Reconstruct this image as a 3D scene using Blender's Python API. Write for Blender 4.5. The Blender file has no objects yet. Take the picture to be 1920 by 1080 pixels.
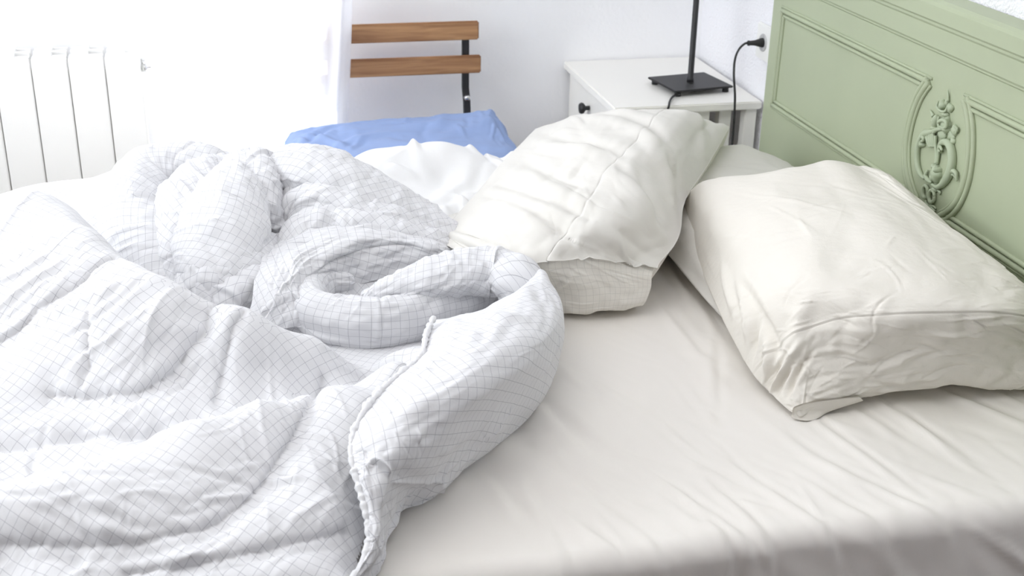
# light levels and the height of the unseen shutters added to cut the sun
SHUT = 1.45
SUN, SKY, SIDE_P, BACK_P, DOOR_P, EXPO = 9.0, 3.0, 31.0, 1.5, 4.0, 0.0
CEIL_P = 17.0
SUN_DIR = (0.32, -0.75, -0.65)
import bpy, bmesh, math
import numpy as np
from mathutils import Vector, Matrix

scene = bpy.context.scene
COL = scene.collection
PI = math.pi

# ------------------------------------------------------------------ camera geometry
F_PX, CX, CY = 2360.0, 960.0, 540.0
def _n(v):
    v = np.array(v, float); return v / np.linalg.norm(v)
_up = _n([100, 5310, 2360]); _yd = np.array([-585, 1060, -2360.0])
_yd = _n(_yd - _up * np.dot(_yd, _up)); _xd = np.cross(_yd, _up)
CAM_R = np.array([_xd, _yd, _up])
CAM_C = np.array([0.0, 0.0, 1.5])

def at(px, py, z=None, y=None, x=None):
    """world point on the sight line of a photo pixel at a measured height / depth / side distance"""
    d = CAM_R @ np.array([(px - CX) / F_PX, -(py - CY) / F_PX, -1.0])
    if z is not None: t = (z - CAM_C[2]) / d[2]
    elif y is not None: t = (y - CAM_C[1]) / d[1]
    else: t = (x - CAM_C[0]) / d[0]
    return CAM_C + t * d

# ------------------------------------------------------------------ helpers
def link(o, parent=None):
    COL.objects.link(o)
    if parent is not None: o.parent = parent
    return o

def tag(o, label=None, cat=None, group=None, kind=None):
    if label: o['label'] = label
    if cat: o['category'] = cat
    if group: o['group'] = group
    if kind: o['kind'] = kind
    return o

def empty(name, loc=(0, 0, 0), rz=0.0):
    o = bpy.data.objects.new(name, None); o.location = loc; o.rotation_euler = (0, 0, rz)
    o.empty_display_size = 0.05
    return link(o)

def obj_np(name, V, F, mat, parent=None, uv=None, smooth=True):
    """mesh object from numpy verts, quads/tris and optional per-vertex uv"""
    me = bpy.data.meshes.new(name)
    V = np.ascontiguousarray(V, dtype=np.float32); F = np.asarray(F, dtype=np.int32)
    k = F.shape[1]
    me.vertices.add(len(V)); me.vertices.foreach_set('co', V.ravel())
    me.loops.add(F.size); me.loops.foreach_set('vertex_index', F.ravel())
    me.polygons.add(len(F))
    me.polygons.foreach_set('loop_start', np.arange(0, F.size, k, dtype=np.int32))
    me.polygons.foreach_set('loop_total', np.full(len(F), k, dtype=np.int32))
    me.polygons.foreach_set('use_smooth', np.full(len(F), smooth, dtype=bool))
    if uv is not None:
        l = me.uv_layers.new(name='UVMap')
        l.data.foreach_set('uv', np.ascontiguousarray(uv[F.ravel()], dtype=np.float32).ravel())
    me.update(calc_edges=True); me.validate()
    me.materials.append(mat)
    return link(bpy.data.objects.new(name, me), parent)

def obj_bm(name, bm, mat, parent=None, smooth=False, bevel=0.0, seg=2):
    if bevel > 0:
        bmesh.ops.bevel(bm, geom=[e for e in bm.edges], offset=bevel, segments=seg, affect='EDGES', clamp_overlap=True)
    bmesh.ops.recalc_face_normals(bm, faces=bm.faces)
    me = bpy.data.meshes.new(name); bm.to_mesh(me); bm.free()
    if smooth:
        me.polygons.foreach_set('use_smooth', [True] * len(me.polygons))
    me.materials.append(mat)
    return link(bpy.data.objects.new(name, me), parent)

def bx(bm, lo, hi, rot=None):
    """axis aligned box between two corners"""
    lo = Vector(lo); hi = Vector(hi); c = (lo + hi) / 2; s = hi - lo
    m = Matrix.Translation(c)
    if rot is not None: m = m @ rot
    m = m @ Matrix.Diagonal((s.x, s.y, s.z, 1))
    return bmesh.ops.create_cube(bm, size=1.0, matrix=m)['verts']

def box(name, lo, hi, mat, parent=None, bevel=0.002, rot=None):
    bm = bmesh.new(); bx(bm, lo, hi, rot)
    return obj_bm(name, bm, mat, parent, bevel=bevel)

def lathe(name, prof, mat, parent=None, seg=32, axis='Z', loc=(0, 0, 0)):
    """closed surface of revolution; prof = [(r, h)]"""
    V = []; F = []
    n = len(prof)
    for j in range(seg):
        a = 2 * PI * j / seg
        for r, h in prof:
            p = (r * math.cos(a), r * math.sin(a), h)
            if axis == 'X': p = (p[2], p[0], p[1])
            if axis == 'Y': p = (p[0], p[2], p[1])
            V.append((p[0] + loc[0], p[1] + loc[1], p[2] + loc[2]))
    for j in range(seg):
        for i in range(n - 1):
            a = j * n + i; b = ((j + 1) % seg) * n + i
            F.append((a, b, b + 1, a + 1))
    bm = bmesh.new()
    vs = [bm.verts.new(v) for v in V]
    for f in F:
        try: bm.faces.new([vs[i] for i in f])
        except ValueError: pass
    bmesh.ops.remove_doubles(bm, verts=bm.verts, dist=1e-6)
    return obj_bm(name, bm, mat, parent, smooth=True)

def catmull(P, n):
    """n points on a centripetal-ish Catmull-Rom through P (any dimension)"""
    P = np.asarray(P, float)
    seg = np.maximum(np.linalg.norm(np.diff(P[:, :3], axis=0), axis=1), 1e-6)
    t = np.concatenate([[0], np.cumsum(seg)])
    m = np.zeros_like(P)
    for i in range(len(P)):
        a = max(i - 1, 0); b = min(i + 1, len(P) - 1)
        m[i] = (P[b] - P[a]) / (t[b] - t[a])
    ts = np.linspace(0, t[-1], n)
    k = np.clip(np.searchsorted(t, ts, side='right') - 1, 0, len(P) - 2)
    h = (t[k + 1] - t[k])[:, None]; s = ((ts - t[k]) / (t[k + 1] - t[k]))[:, None]
    return ((2 * s**3 - 3 * s**2 + 1) * P[k] + (s**3 - 2 * s**2 + s) * h * m[k]
            + (-2 * s**3 + 3 * s**2) * P[k + 1] + (s**3 - s**2) * h * m[k + 1])

def frames(C):
    """tangent / side / up frames along a path, side kept level"""
    T = np.gradient(C, axis=0); T /= np.linalg.norm(T, axis=1)[:, None] + 1e-12
    S = np.zeros_like(T); prev = None
    for i, t in enumerate(T):
        if prev is None:
            s = np.cross(t, [0, 0, 1.0])
            if np.linalg.norm(s) < 1e-3: s = np.cross(t, [0, 1.0, 0])
        else:
            s = prev - t * np.dot(prev, t)
        s /= np.linalg.norm(s) + 1e-12
        S[i] = s; prev = s
    return T, S, np.cross(S, T)

def grid_faces(nu, nv, wrap_u=False):
    """quads of a grid stored [u][v]"""
    iu = np.arange(nu if wrap_u else nu - 1); iv = np.arange(nv - 1)
    A, B = np.meshgrid(iu, iv, indexing='ij')
    a = (A * nv + B).ravel(); b = (((A + 1) % nu) * nv + B).ravel()
    return np.stack([a, b, b + 1, a + 1], 1)

def tube_np(P, r, n=64, seg=10, ends=True):
    C = catmull(P, n) if n else np.asarray(P, float)
    T, S, U = frames(C)
    rr = np.broadcast_to(np.asarray(r, float), (len(C),))
    a = np.arange(seg) / seg * 2 * PI
    V = C[:, None, :] + rr[:, None, None] * (np.cos(a)[None, :, None] * S[:, None, :] + np.sin(a)[None, :, None] * U[:, None, :])
    V = V.reshape(-1, 3)
    i, j = np.meshgrid(np.arange(len(C) - 1), np.arange(seg), indexing='ij')
    a0 = (i * seg + j).ravel(); a1 = (i * seg + (j + 1) % seg).ravel()
    F = np.stack([a0, a1, a1 + seg, a0 + seg], 1)
    if ends:
        V = np.concatenate([V, C[:1], C[-1:]])
        nV = len(V)
        jj = np.arange(seg); j2 = (jj + 1) % seg
        # caps as degenerate-free quads: fan of pairs
        e = (len(C) - 1) * seg
        capA = np.stack([np.full(seg // 2, nV - 2), jj[::2], (jj[::2] + 1) % seg, (jj[::2] + 2) % seg], 1)[:, ::-1]
        capB = np.stack([np.full(seg // 2, nV - 1), e + jj[::2], e + (jj[::2] + 1) % seg, e + (jj[::2] + 2) % seg], 1)
        F = np.concatenate([F, capA, capB])
    return V, F

def tube(name, P, r, mat, parent=None, n=64, seg=10):
    V, F = tube_np(P, r, n, seg)
    return obj_np(name, V, F, mat, parent)

def rect_sweep(bm, P, w, h, up):
    """rectangular bar swept along polyline P; up = thickness direction"""
    P = [Vector(p) for p in P]; up = Vector(up); rows = []
    for i, p in enumerate(P):
        t = (P[min(i + 1, len(P) - 1)] - P[max(i - 1, 0)]).normalized()
        s = t.cross(up).normalized(); u = s.cross(t).normalized()
        rows.append([bm.verts.new(p + s * (a * w / 2) + u * (b * h / 2)) for a, b in ((-1, -1), (1, -1), (1, 1), (-1, 1))])
    for A, B in zip(rows[:-1], rows[1:]):
        for k in range(4):
            bm.faces.new((A[k], A[(k + 1) % 4], B[(k + 1) % 4], B[k]))
    bm.faces.new(rows[0][::-1]); bm.faces.new(rows[-1])

# smooth interpolation through scattered points (thin plate)
def tps_fit(X, z, lam=1e-4):
    X = np.asarray(X, float); z = np.asarray(z, float); n = len(X)
    d2 = ((X[:, None] - X[None]) ** 2).sum(-1)
    K = np.where(d2 > 0, 0.5 * d2 * np.log(d2 + 1e-300), 0) + lam * np.eye(n)
    Pm = np.concatenate([np.ones((n, 1)), X], 1); k = Pm.shape[1]
    A = np.zeros((n + k, n + k)); A[:n, :n] = K; A[:n, n:] = Pm; A[n:, :n] = Pm.T
    b = np.zeros((n + k,) + z.shape[1:]); b[:n] = z
    return X, np.linalg.solve(A, b)

def tps_eval(fit, Q):
    X, w = fit; n = len(X)
    out = np.zeros((len(Q),) + w.shape[1:])
    for s in range(0, len(Q), 20000):
        q = Q[s:s + 20000]
        d2 = ((q[:, None] - X[None]) ** 2).sum(-1)
        K = np.where(d2 > 1e-14, 0.5 * d2 * np.log(np.maximum(d2, 1e-14)), 0)
        out[s:s + 20000] = K @ w[:n] + np.concatenate([np.ones((len(q), 1)), q], 1) @ w[n:]
    return out

def smooth2(A, k=1):
    for _ in range(k):
        B = np.pad(A, 1, mode='edge')
        A = (4 * B[1:-1, 1:-1] + 2 * (B[:-2, 1:-1] + B[2:, 1:-1] + B[1:-1, :-2] + B[1:-1, 2:])
             + B[:-2, :-2] + B[:-2, 2:] + B[2:, :-2] + B[2:, 2:]) / 16
    return A

def bilin(A, nu, nv):
    """resample grid A (mu,mv,...) to nu x nv"""
    mu, mv = A.shape[:2]
    u = np.linspace(0, mu - 1, nu); v = np.linspace(0, mv - 1, nv)
    i = np.clip(u.astype(int), 0, mu - 2); j = np.clip(v.astype(int), 0, mv - 2)
    fu = (u - i).reshape(-1, 1, *([1] * (A.ndim - 2))); fv = (v - j).reshape(1, -1, *([1] * (A.ndim - 2)))
    a = A[i][:, j]; b = A[i + 1][:, j]; c = A[i][:, j + 1]; d = A[i + 1][:, j + 1]
    return a * (1 - fu) * (1 - fv) + b * fu * (1 - fv) + c * (1 - fu) * fv + d * fu * fv

def net(P, nu, nv):
    """smooth surface through a control net P[u][v] = xyz"""
    P = np.asarray(P, float)
    def interp(P, n):
        m = len(P); t = np.linspace(0, m - 1, n)
        k = np.clip(t.astype(int), 0, m - 2); s = (t - k).reshape((-1,) + (1,) * (P.ndim - 1))
        M = np.zeros_like(P); M[1:-1] = (P[2:] - P[:-2]) / 2; M[0] = P[1] - P[0]; M[-1] = P[-1] - P[-2]
        return ((2 * s**3 - 3 * s**2 + 1) * P[k] + (s**3 - 2 * s**2 + s) * M[k] + (-2 * s**3 + 3 * s**2) * P[k + 1] + (s**3 - s**2) * M[k + 1])
    Q = interp(P, nu)
    return np.swapaxes(interp(np.swapaxes(Q, 0, 1), nv), 0, 1)

def vnormals(G, flip=False):
    """vertex normals of a grid G[u][v]"""
    gu = np.gradient(G, axis=0); gv = np.gradient(G, axis=1)
    n = np.cross(gu, gv); n /= np.linalg.norm(n, axis=2)[..., None] + 1e-12
    return -n if flip else n

def stroke(D, du, dv, u0, v0, ang, L, w, amp, bend=0.0, sharp=False):
    """press or raise one crease into the displacement grid D (metres, spacing du,dv)"""
    nu, nv = D.shape
    R = 2.2 * max(L, w * 2)
    i0 = max(int((u0 - R) / du), 0); i1 = min(int((u0 + R) / du) + 2, nu)
    j0 = max(int((v0 - R) / dv), 0); j1 = min(int((v0 + R) / dv) + 2, nv)
    if i1 <= i0 or j1 <= j0: return
    U = (np.arange(i0, i1) * du - u0)[:, None]; V = (np.arange(j0, j1) * dv - v0)[None]
    c, s = math.cos(ang), math.sin(ang)
    a = U * c + V * s; t = -U * s + V * c - bend * a * a
    q = t / w
    prof = (np.exp(-np.abs(q) * 1.6) - 0.35 * np.exp(-(q / 2.5) ** 2)) if sharp else (1 - 0.7 * q * q) * np.exp(-q * q / 1.6)
    D[i0:i1, j0:j1] += amp * np.exp(-np.abs(a / L) ** 3) * prof

def groove(D, du, dv, pts, w, depth):
    """stitched seam: a V groove along a polyline in grid metres"""
    pts = np.asarray(pts, float)
    nu, nv = D.shape
    best = np.full(D.shape, 1e9)
    for p, q in zip(pts[:-1], pts[1:]):
        R = 6 * w
        i0 = max(int((min(p[0], q[0]) - R) / du), 0); i1 = min(int((max(p[0], q[0]) + R) / du) + 2, nu)
        j0 = max(int((min(p[1], q[1]) - R) / dv), 0); j1 = min(int((max(p[1], q[1]) + R) / dv) + 2, nv)
        if i1 <= i0 or j1 <= j0: continue
        U = (np.arange(i0, i1) * du)[:, None]; V = (np.arange(j0, j1) * dv)[None]
        d = q - p; l2 = d @ d + 1e-12
        s = np.clip(((U - p[0]) * d[0] + (V - p[1]) * d[1]) / l2, 0, 1)
        dist = np.hypot(U - p[0] - s * d[0], V - p[1] - s * d[1])
        best[i0:i1, j0:j1] = np.minimum(best[i0:i1, j0:j1], dist)
    D -= depth * np.exp(-best / w) 

RNG = np.random.default_rng(7)
def noise2(nu, nv, cu, cv, seed):
    """smooth value noise with cu x cv cells"""
    r = np.random.default_rng(seed)
    A = r.standard_normal((max(int(cu), 2) + 3, max(int(cv), 2) + 3))
    mu, mv = A.shape
    def cub(P, n, m):
        t = np.linspace(0, m - 1.001, n) ; k = t.astype(int); s = t - k; s = s * s * (3 - 2 * s)
        s = s.reshape((-1,) + (1,) * (P.ndim - 1))
        return P[k] * (1 - s) + P[np.minimum(k + 1, m - 1)] * s
    B = cub(A, nu, mu)
    return cub(B.T, nv, mv).T

# ------------------------------------------------------------------ materials
def new_mat(name):
    m = bpy.data.materials.new(name); m.use_nodes = True
    nt = m.node_tree; b = nt.nodes['Principled BSDF']
    return m, nt, b

def srgb(r, g, b):
    f = lambda c: (c / 255 / 12.92) if c / 255 <= 0.04045 else ((c / 255 + 0.055) / 1.055) ** 2.4
    return (f(r), f(g), f(b), 1)

def plain(name, col, rough=0.5, metal=0.0, spec=0.5, bump=0.0, scale=80.0, dist=0.001, mottled=0.0):
    m, nt, b = new_mat(name)
    b.inputs['Base Color'].default_value = col
    b.inputs['Roughness'].default_value = rough; b.inputs['Metallic'].default_value = metal
    b.inputs['Specular IOR Level'].default_value = spec
    if bump > 0 or mottled > 0:
        tc = nt.nodes.new('ShaderNodeTexCoord'); nz = nt.nodes.new('ShaderNodeTexNoise')
        nz.inputs['Scale'].default_value = scale; nz.inputs['Detail'].default_value = 5
        nt.links.new(tc.outputs['Object'], nz.inputs['Vector'])
        if bump > 0:
            bp = nt.nodes.new('ShaderNodeBump'); bp.inputs['Strength'].default_value = bump; bp.inputs['Distance'].default_value = dist
            nt.links.new(nz.outputs['Fac'], bp.inputs['Height']); nt.links.new(bp.outputs['Normal'], b.inputs['Normal'])
        if mottled > 0:
            n2 = nt.nodes.new('ShaderNodeTexNoise'); n2.inputs['Scale'].default_value = 6; n2.inputs['Detail'].default_value = 4
            nt.links.new(tc.outputs['Object'], n2.inputs['Vector'])
            mx = nt.nodes.new('ShaderNodeMix'); mx.data_type = 'RGBA'
            mx.inputs['A'].default_value = col
            mx.inputs['B'].default_value = tuple(c * (1 - mottled) for c in col[:3]) + (1,)
            nt.links.new(n2.outputs['Fac'], mx.inputs['Factor']); nt.links.new(mx.outputs['Result'], b.inputs['Base Color'])
    return m

def cloth(name, col, weave=1200.0, wbump=0.12, soft=0.35, sdist=0.002, sscale=38.0, grid=None, stain=None):
    """cotton: matte, a little sheen, fine weave and small creases; grid = (spacing m, line m, colour)"""
    m, nt, b = new_mat(name)
    L = nt.links.new
    b.inputs['Roughness'].default_value = 0.85; b.inputs['Specular IOR Level'].default_value = 0.2
    b.inputs['Sheen Weight'].default_value = 0.08; b.inputs['Sheen Roughness'].default_value = 0.5
    b.inputs['Base Color'].default_value = col
    tc = nt.nodes.new('ShaderNodeTexCoord')
    def nz(scale, det, src='UV', stretch=None, rough=0.5):
        n = nt.nodes.new('ShaderNodeTexNoise'); n.inputs['Scale'].default_value = scale; n.inputs['Detail'].default_value = det
        n.inputs['Roughness'].default_value = rough
        if stretch:
            mp = nt.nodes.new('ShaderNodeMapping'); mp.inputs['Scale'].default_value = stretch
            L(tc.outputs[src], mp.inputs['Vector']); L(mp.outputs['Vector'], n.inputs['Vector'])
        else: L(tc.outputs[src], n.inputs['Vector'])
        return n
    n1 = nz(sscale, 4.0, 'UV', rough=0.55)
    b1 = nt.nodes.new('ShaderNodeBump'); b1.inputs['Strength'].default_value = soft; b1.inputs['Distance'].default_value = sdist
    L(n1.outputs['Fac'], b1.inputs['Height'])
    n2 = nz(1.0, 2.0, 'UV', stretch=(weave * 0.25, weave, weave))
    n3 = nz(1.0, 2.0, 'UV', stretch=(weave, weave * 0.25, weave))
    ad = nt.nodes.new('ShaderNodeMath'); ad.operation = 'ADD'
    L(n2.outputs['Fac'], ad.inputs[0]); L(n3.outputs['Fac'], ad.inputs[1])
    b2 = nt.nodes.new('ShaderNodeBump'); b2.inputs['Strength'].default_value = wbump; b2.inputs['Distance'].default_value = 0.0005
    L(ad.outputs[0], b2.inputs['Height']); L(b1.outputs['Normal'], b2.inputs['Normal']); L(b2.outputs['Normal'], b.inputs['Normal'])
    last = None
    if stain:
        s = nz(stain[1], 3.0, 'UV')
        rp = nt.nodes.new('ShaderNodeValToRGB'); rp.color_ramp.elements[0].position = 0.45; rp.color_ramp.elements[1].position = 0.75
        rp.color_ramp.elements[0].color = col; rp.color_ramp.elements[1].color = stain[0]
        L(s.outputs['Fac'], rp.inputs['Fac']); last = rp.outputs['Color']
    if grid:
        sp, lw, gc = grid
        sx = nt.nodes.new('ShaderNodeSeparateXYZ'); L(tc.outputs['UV'], sx.inputs[0])
        outs = []
        for k in ('X', 'Y'):
            mo = nt.nodes.new('ShaderNodeMath'); mo.operation = 'PINGPONG'; mo.inputs[1].default_value = sp / 2
            L(sx.outputs[k], mo.inputs[0])
            mr = nt.nodes.new('ShaderNodeMapRange'); mr.interpolation_type = 'SMOOTHSTEP'
            mr.inputs['From Min'].default_value = lw * 0.35; mr.inputs['From Max'].default_value = lw * 0.75
            mr.inputs['To Min'].default_value = 1; mr.inputs['To Max'].default_value = 0
            L(mo.outputs[0], mr.inputs['Value']); outs.append(mr.outputs['Result'])
        mxm = nt.nodes.new('ShaderNodeMath'); mxm.operation = 'MAXIMUM'; L(outs[0], mxm.inputs[0]); L(outs[1], mxm.inputs[1])
        mx = nt.nodes.new('ShaderNodeMix'); mx.data_type = 'RGBA'
        mx.inputs['A'].default_value = col; mx.inputs['B'].default_value = gc
        if last is not None: L(last, mx.inputs['A'])
        L(mxm.outputs[0], mx.inputs['Factor']); last = mx.outputs['Result']
    if last is not None: L(last, b.inputs['Base Color'])
    return m

def wood(name, c1, c2, axis=(1, 12, 12)):
    m, nt, b = new_mat(name); L = nt.links.new
    tc = nt.nodes.new('ShaderNodeTexCoord'); mp = nt.nodes.new('ShaderNodeMapping'); mp.inputs['Scale'].default_value = axis
    L(tc.outputs['Object'], mp.inputs['Vector'])
    n = nt.nodes.new('ShaderNodeTexNoise'); n.inputs['Scale'].default_value = 5; n.inputs['Detail'].default_value = 6; n.inputs['Distortion'].default_value = 0.8
    L(mp.outputs['Vector'], n.inputs['Vector'])
    rp = nt.nodes.new('ShaderNodeValToRGB'); rp.color_ramp.elements[0].position = 0.3; rp.color_ramp.elements[1].position = 0.7
    rp.color_ramp.elements[0].color = c1; rp.color_ramp.elements[1].color = c2
    L(n.outputs['Fac'], rp.inputs['Fac']); L(rp.outputs['Color'], b.inputs['Base Color'])
    b.inputs['Roughness'].default_value = 0.55
    return m

M = {}
M['wall'] = plain('white_plaster', (0.95, 0.95, 0.965, 1), 0.9, bump=0.25, scale=90, dist=0.003, spec=0.1)
M['stucco'] = plain('rough_stucco', (0.90, 0.90, 0.93, 1), 0.9, bump=0.9, scale=170, dist=0.006, spec=0.1)
M['floor'] = wood('oak_floor', srgb(66, 46, 33), srgb(94, 68, 48), axis=(1, 9, 1))
M['wardrobe'] = plain('taupe_plaster', (0.62, 0.59, 0.56, 1), 0.9, spec=0.1)
M['white'] = plain('white_paint', (0.88, 0.865, 0.82, 1), 0.4, mottled=0.03)
M['radiator'] = plain('radiator_enamel', (0.93, 0.93, 0.92, 1), 0.35)
M['gap'] = plain('radiator_core', (0.80, 0.79, 0.74, 1), 0.7)
M['chrome'] = plain('chrome', (0.7, 0.7, 0.7, 1), 0.25, metal=1.0)
M['black'] = plain('black_metal', (0.018, 0.018, 0.02, 1), 0.5, bump=0.1, scale=400)
M['cord'] = plain('black_rubber', (0.02, 0.02, 0.02, 1), 0.6)
M['green'] = plain('sage_paint', srgb(172, 181, 152), 0.55, mottled=0.12, bump=0.08, scale=60)
M['greenorn'] = plain('sage_paint_carving', srgb(172, 183, 156), 0.6, mottled=0.1)
M['wood'] = wood('acacia_wood', srgb(130, 88, 58), srgb(185, 142, 100))
M['blue'] = cloth('blue_cotton', srgb(142, 162, 203), weave=700, soft=0.3)
M['sheet'] = cloth('cream_cotton', (0.765, 0.738, 0.695, 1), weave=900, soft=0.18, sdist=0.0015, sscale=30)
M['case'] = cloth('offwhite_cotton', (0.685, 0.668, 0.628, 1), weave=900, soft=0.35, sdist=0.002, sscale=45)
M['linen'] = cloth('creased_linen', (0.73, 0.70, 0.642, 1), weave=700, wbump=0.2, soft=0.5, sdist=0.003, sscale=42)
M['inner'] = cloth('pillow_ticking', (0.80, 0.78, 0.73, 1), weave=900, soft=0.4, sscale=40, grid=(0.0125, 0.0005, (0.62, 0.61, 0.57, 1)))
M['duvet'] = cloth('checked_cotton', (0.69, 0.69, 0.705, 1), weave=900, soft=0.35, sdist=0.002, sscale=45, grid=(0.0122, 0.00045, (0.40, 0.40, 0.43, 1)))
M['hem'] = cloth('white_cotton_hem', (0.69, 0.69, 0.70, 1), weave=900, soft=0.6, sdist=0.003, sscale=90)
M['bedding'] = cloth('white_cotton', (0.80, 0.80, 0.80, 1), weave=900, soft=0.3)
M['plastic'] = plain('white_plastic', (0.82, 0.82, 0.80, 1), 0.35)

# ------------------------------------------------------------------ the room
XL, XR, YF, YB, ZC = -1.75, 1.25, -3.2, 3.17, 2.5
WT = 0.22
WIN = (-0.87, -0.22, 0.98, 2.1)       # window above the radiator: x0 x1 z0 z1
DOOR = (-0.15, 0.20, 0.0, 2.1)        # narrow balcony door beside it
SIDE = (0.8, 2.9, 0.95, 2.38)         # window in the left wall: y0 y1 z0 z1

def wall_pieces(name, boxes, mat):
    bm = bmesh.new()
    for lo, hi in boxes: bx(bm, lo, hi)
    o = obj_bm(name, bm, mat); o['kind'] = 'structure'; return o

wall_pieces('wall_back', [
    ((XL - WT, YB, -0.1), (WIN[0], YB + WT, ZC)), ((WIN[0], YB, -0.1), (WIN[1], YB + WT, WIN[2])),
    ((WIN[0], YB, WIN[3]), (WIN[1], YB + WT, ZC)), ((WIN[1], YB, -0.1), (DOOR[0], YB + WT, ZC)),
    ((DOOR[0], YB, DOOR[3]), (DOOR[1], YB + WT, ZC)), ((DOOR[1], YB, -0.1), (XR + WT, YB + WT, ZC))], M['wall'])
wall_pieces('wall_right', [((XR, 2.865, 0), (XR + WT, YB, ZC)), ((XR - 0.004, YF, 0), (XR + WT, 2.865, ZC))], M['stucco'])
wall_pieces('wall_left', [
    ((XL - WT, YF, 0), (XL, SIDE[0], ZC)), ((XL - WT, SIDE[0], 0), (XL, SIDE[1], SIDE[2])),
    ((XL - WT, SIDE[0], SIDE[3]), (XL, SIDE[1], ZC)), ((XL - WT, SIDE[1], 0), (XL, YB, ZC))], M['wall'])
wall_pieces('wall_front', [((XL - WT, YF - 0.15, 0), (XR + WT, YF, ZC))], M['wardrobe'])
wall_pieces('floor', [((XL - WT, YF - 0.15, -0.1), (XR + WT, YB, 0))], M['floor'])
wall_pieces('ceiling', [((XL - WT, YF - 0.15, ZC), (XR + WT, YB + WT, ZC + 0.1))], M['wall'])

glass, nt, b = new_mat('window_glass')
nt.nodes.remove(b)
tr = nt.nodes.new('ShaderNodeBsdfTransparent'); gl = nt.nodes.new('ShaderNodeBsdfGlossy'); gl.inputs['Roughness'].default_value = 0.02
mx = nt.nodes.new('ShaderNodeMixShader'); mx.inputs[0].default_value = 0.06
nt.links.new(tr.outputs[0], mx.inputs[1]); nt.links.new(gl.outputs[0], mx.inputs[2]); nt.links.new(mx.outputs[0], nt.nodes['Material Output'].inputs['Surface'])
M['glass'] = glass

def window(name, axis, pos, a0, a1, z0, z1, mid=False):
    """frame and pane set inside a wall opening; axis 'Y' = lies along x"""
    bm = bmesh.new(); w, d = 0.045, 0.03
    def P(lo, hi):
        if axis == 'Y': bx(bm, (lo[0], pos - d, lo[1]), (hi[0], pos + d, hi[1]))
        else: bx(bm, (pos - d, lo[0], lo[1]), (pos + d, hi[0], hi[1]))
    P((a0, z0), (a0 + w, z1)); P((a1 - w, z0), (a1, z1)); P((a0 + w, z0), (a1 - w, z0 + w)); P((a0 + w, z1 - w), (a1 - w, z1))
    if mid: P(((a0 + a1) / 2 - w / 2, z0 + w), ((a0 + a1) / 2 + w / 2, z1 - w))
    o = obj_bm(name, bm, M['white']); o['kind'] = 'structure'
    if axis == 'Y': box('pane', (a0 + w, pos - 0.003, z0 + w), (a1 - w, pos + 0.003, z1 - w), M['glass'], o, bevel=0)
    else: box('pane', (pos - 0.003, a0 + w, z0 + w), (pos + 0.003, a1 - w, z1 - w), M['glass'], o, bevel=0)
    return o

w1 = window('window_1', 'Y', YB + 0.1, *WIN)
d1 = window('door_1', 'Y', YB + 0.1, *DOOR)
w2 = window('window_2', 'X', XL - 0.1, *SIDE, mid=True)
def shutter(parent, x0, x1, z0, z1):  # added out of view to stop direct sun reaching the near bed
    bm = bmesh.new(); z = z0
    while z < z1 - 0.01:
        bx(bm, (x0, YB + 0.165, z), (x1, YB + 0.178, min(z + 0.043, z1))); z += 0.044
    return obj_bm('sun_cut_shutter', bm, M['white'], parent)
shutter(w1, WIN[0], WIN[1], SHUT, WIN[3])
shutter(d1, DOOR[0], DOOR[1], SHUT, DOOR[3])
for nm, lo, hi in (('baseboard_back', (DOOR[1], YB - 0.012, 0), (XR, YB, 0.08)), ('baseboard_right', (XR - 0.016, YF, 0), (XR - 0.004, 2.7, 0.08))):
    o = box(nm, lo, hi, M['white'], bevel=0.003); o['kind'] = 'structure'

# ------------------------------------------------------------------ radiator
rad = empty('radiator', (-0.53, 3.1, 0))
tag(rad, 'white sectional radiator with flat front panels on the back wall', 'radiator')
RADY, RTOP, RBOT = 3.062, 0.792, 0.21
pitch = 0.0825
for k in range(8):
    x1 = -0.198 - k * pitch; x0 = x1 - pitch + 0.0022
    bm = bmesh.new()
    bx(bm, (x0, RADY, RBOT), (x1, RADY + 0.006, RTOP - 0.012))
    bmesh.ops.bevel(bm, geom=list(bm.edges), offset=0.0025, segments=2, affect='EDGES')
    bx(bm, ((x0 + x1) / 2 - 0.005, RADY + 0.006, RBOT), ((x0 + x1) / 2 + 0.005, RADY + 0.09, RTOP))          # web
    bx(bm, (x0 + 0.002, RADY + 0.0062, RTOP - 0.03), (x1 - 0.002, RADY + 0.03, RTOP - 0.012))                  # top lip
    bx(bm, (x0 + 0.003, RADY + 0.036, RTOP - 0.026), (x1 - 0.003, RADY + 0.052, RTOP - 0.006))                 # upper vane
    bx(bm, (x0 + 0.003, RADY + 0.066, RTOP - 0.022), (x1 - 0.003, RADY + 0.072, RTOP - 0.004))
    s = obj_bm('section', bm, M['radiator'], rad)
    s.location = -Vector(rad.location)
bm = bmesh.new(); bx(bm, (-0.198 - 8 * pitch + 0.004, RADY + 0.032, RBOT + 0.03), (-0.2, RADY + 0.06, RTOP - 0.05))
o = obj_bm('core', bm, M['gap'], rad); o.location = -Vector(rad.location); o['label'] = 'grey core behind the front panels'
for x in (-0.28, -0.775):
    o = box('foot', (x - 0.02, RADY + 0.02, 0), (x + 0.02, RADY + 0.07, RBOT + 0.01), M['radiator'], rad); o.location = -Vector(rad.location)
v = lathe('bleed_valve', [(0, 0), (0.016, 0), (0.017, 0.012), (0.011, 0.014), (0.011, 0.022), (0.006, 0.023), (0, 0.023)], M['chrome'], rad, axis='X', loc=(-0.1985, RADY + 0.045, 0.745))
v.location = -Vector(rad.location); v['label'] = 'chrome end plug with bleed valve'

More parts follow.
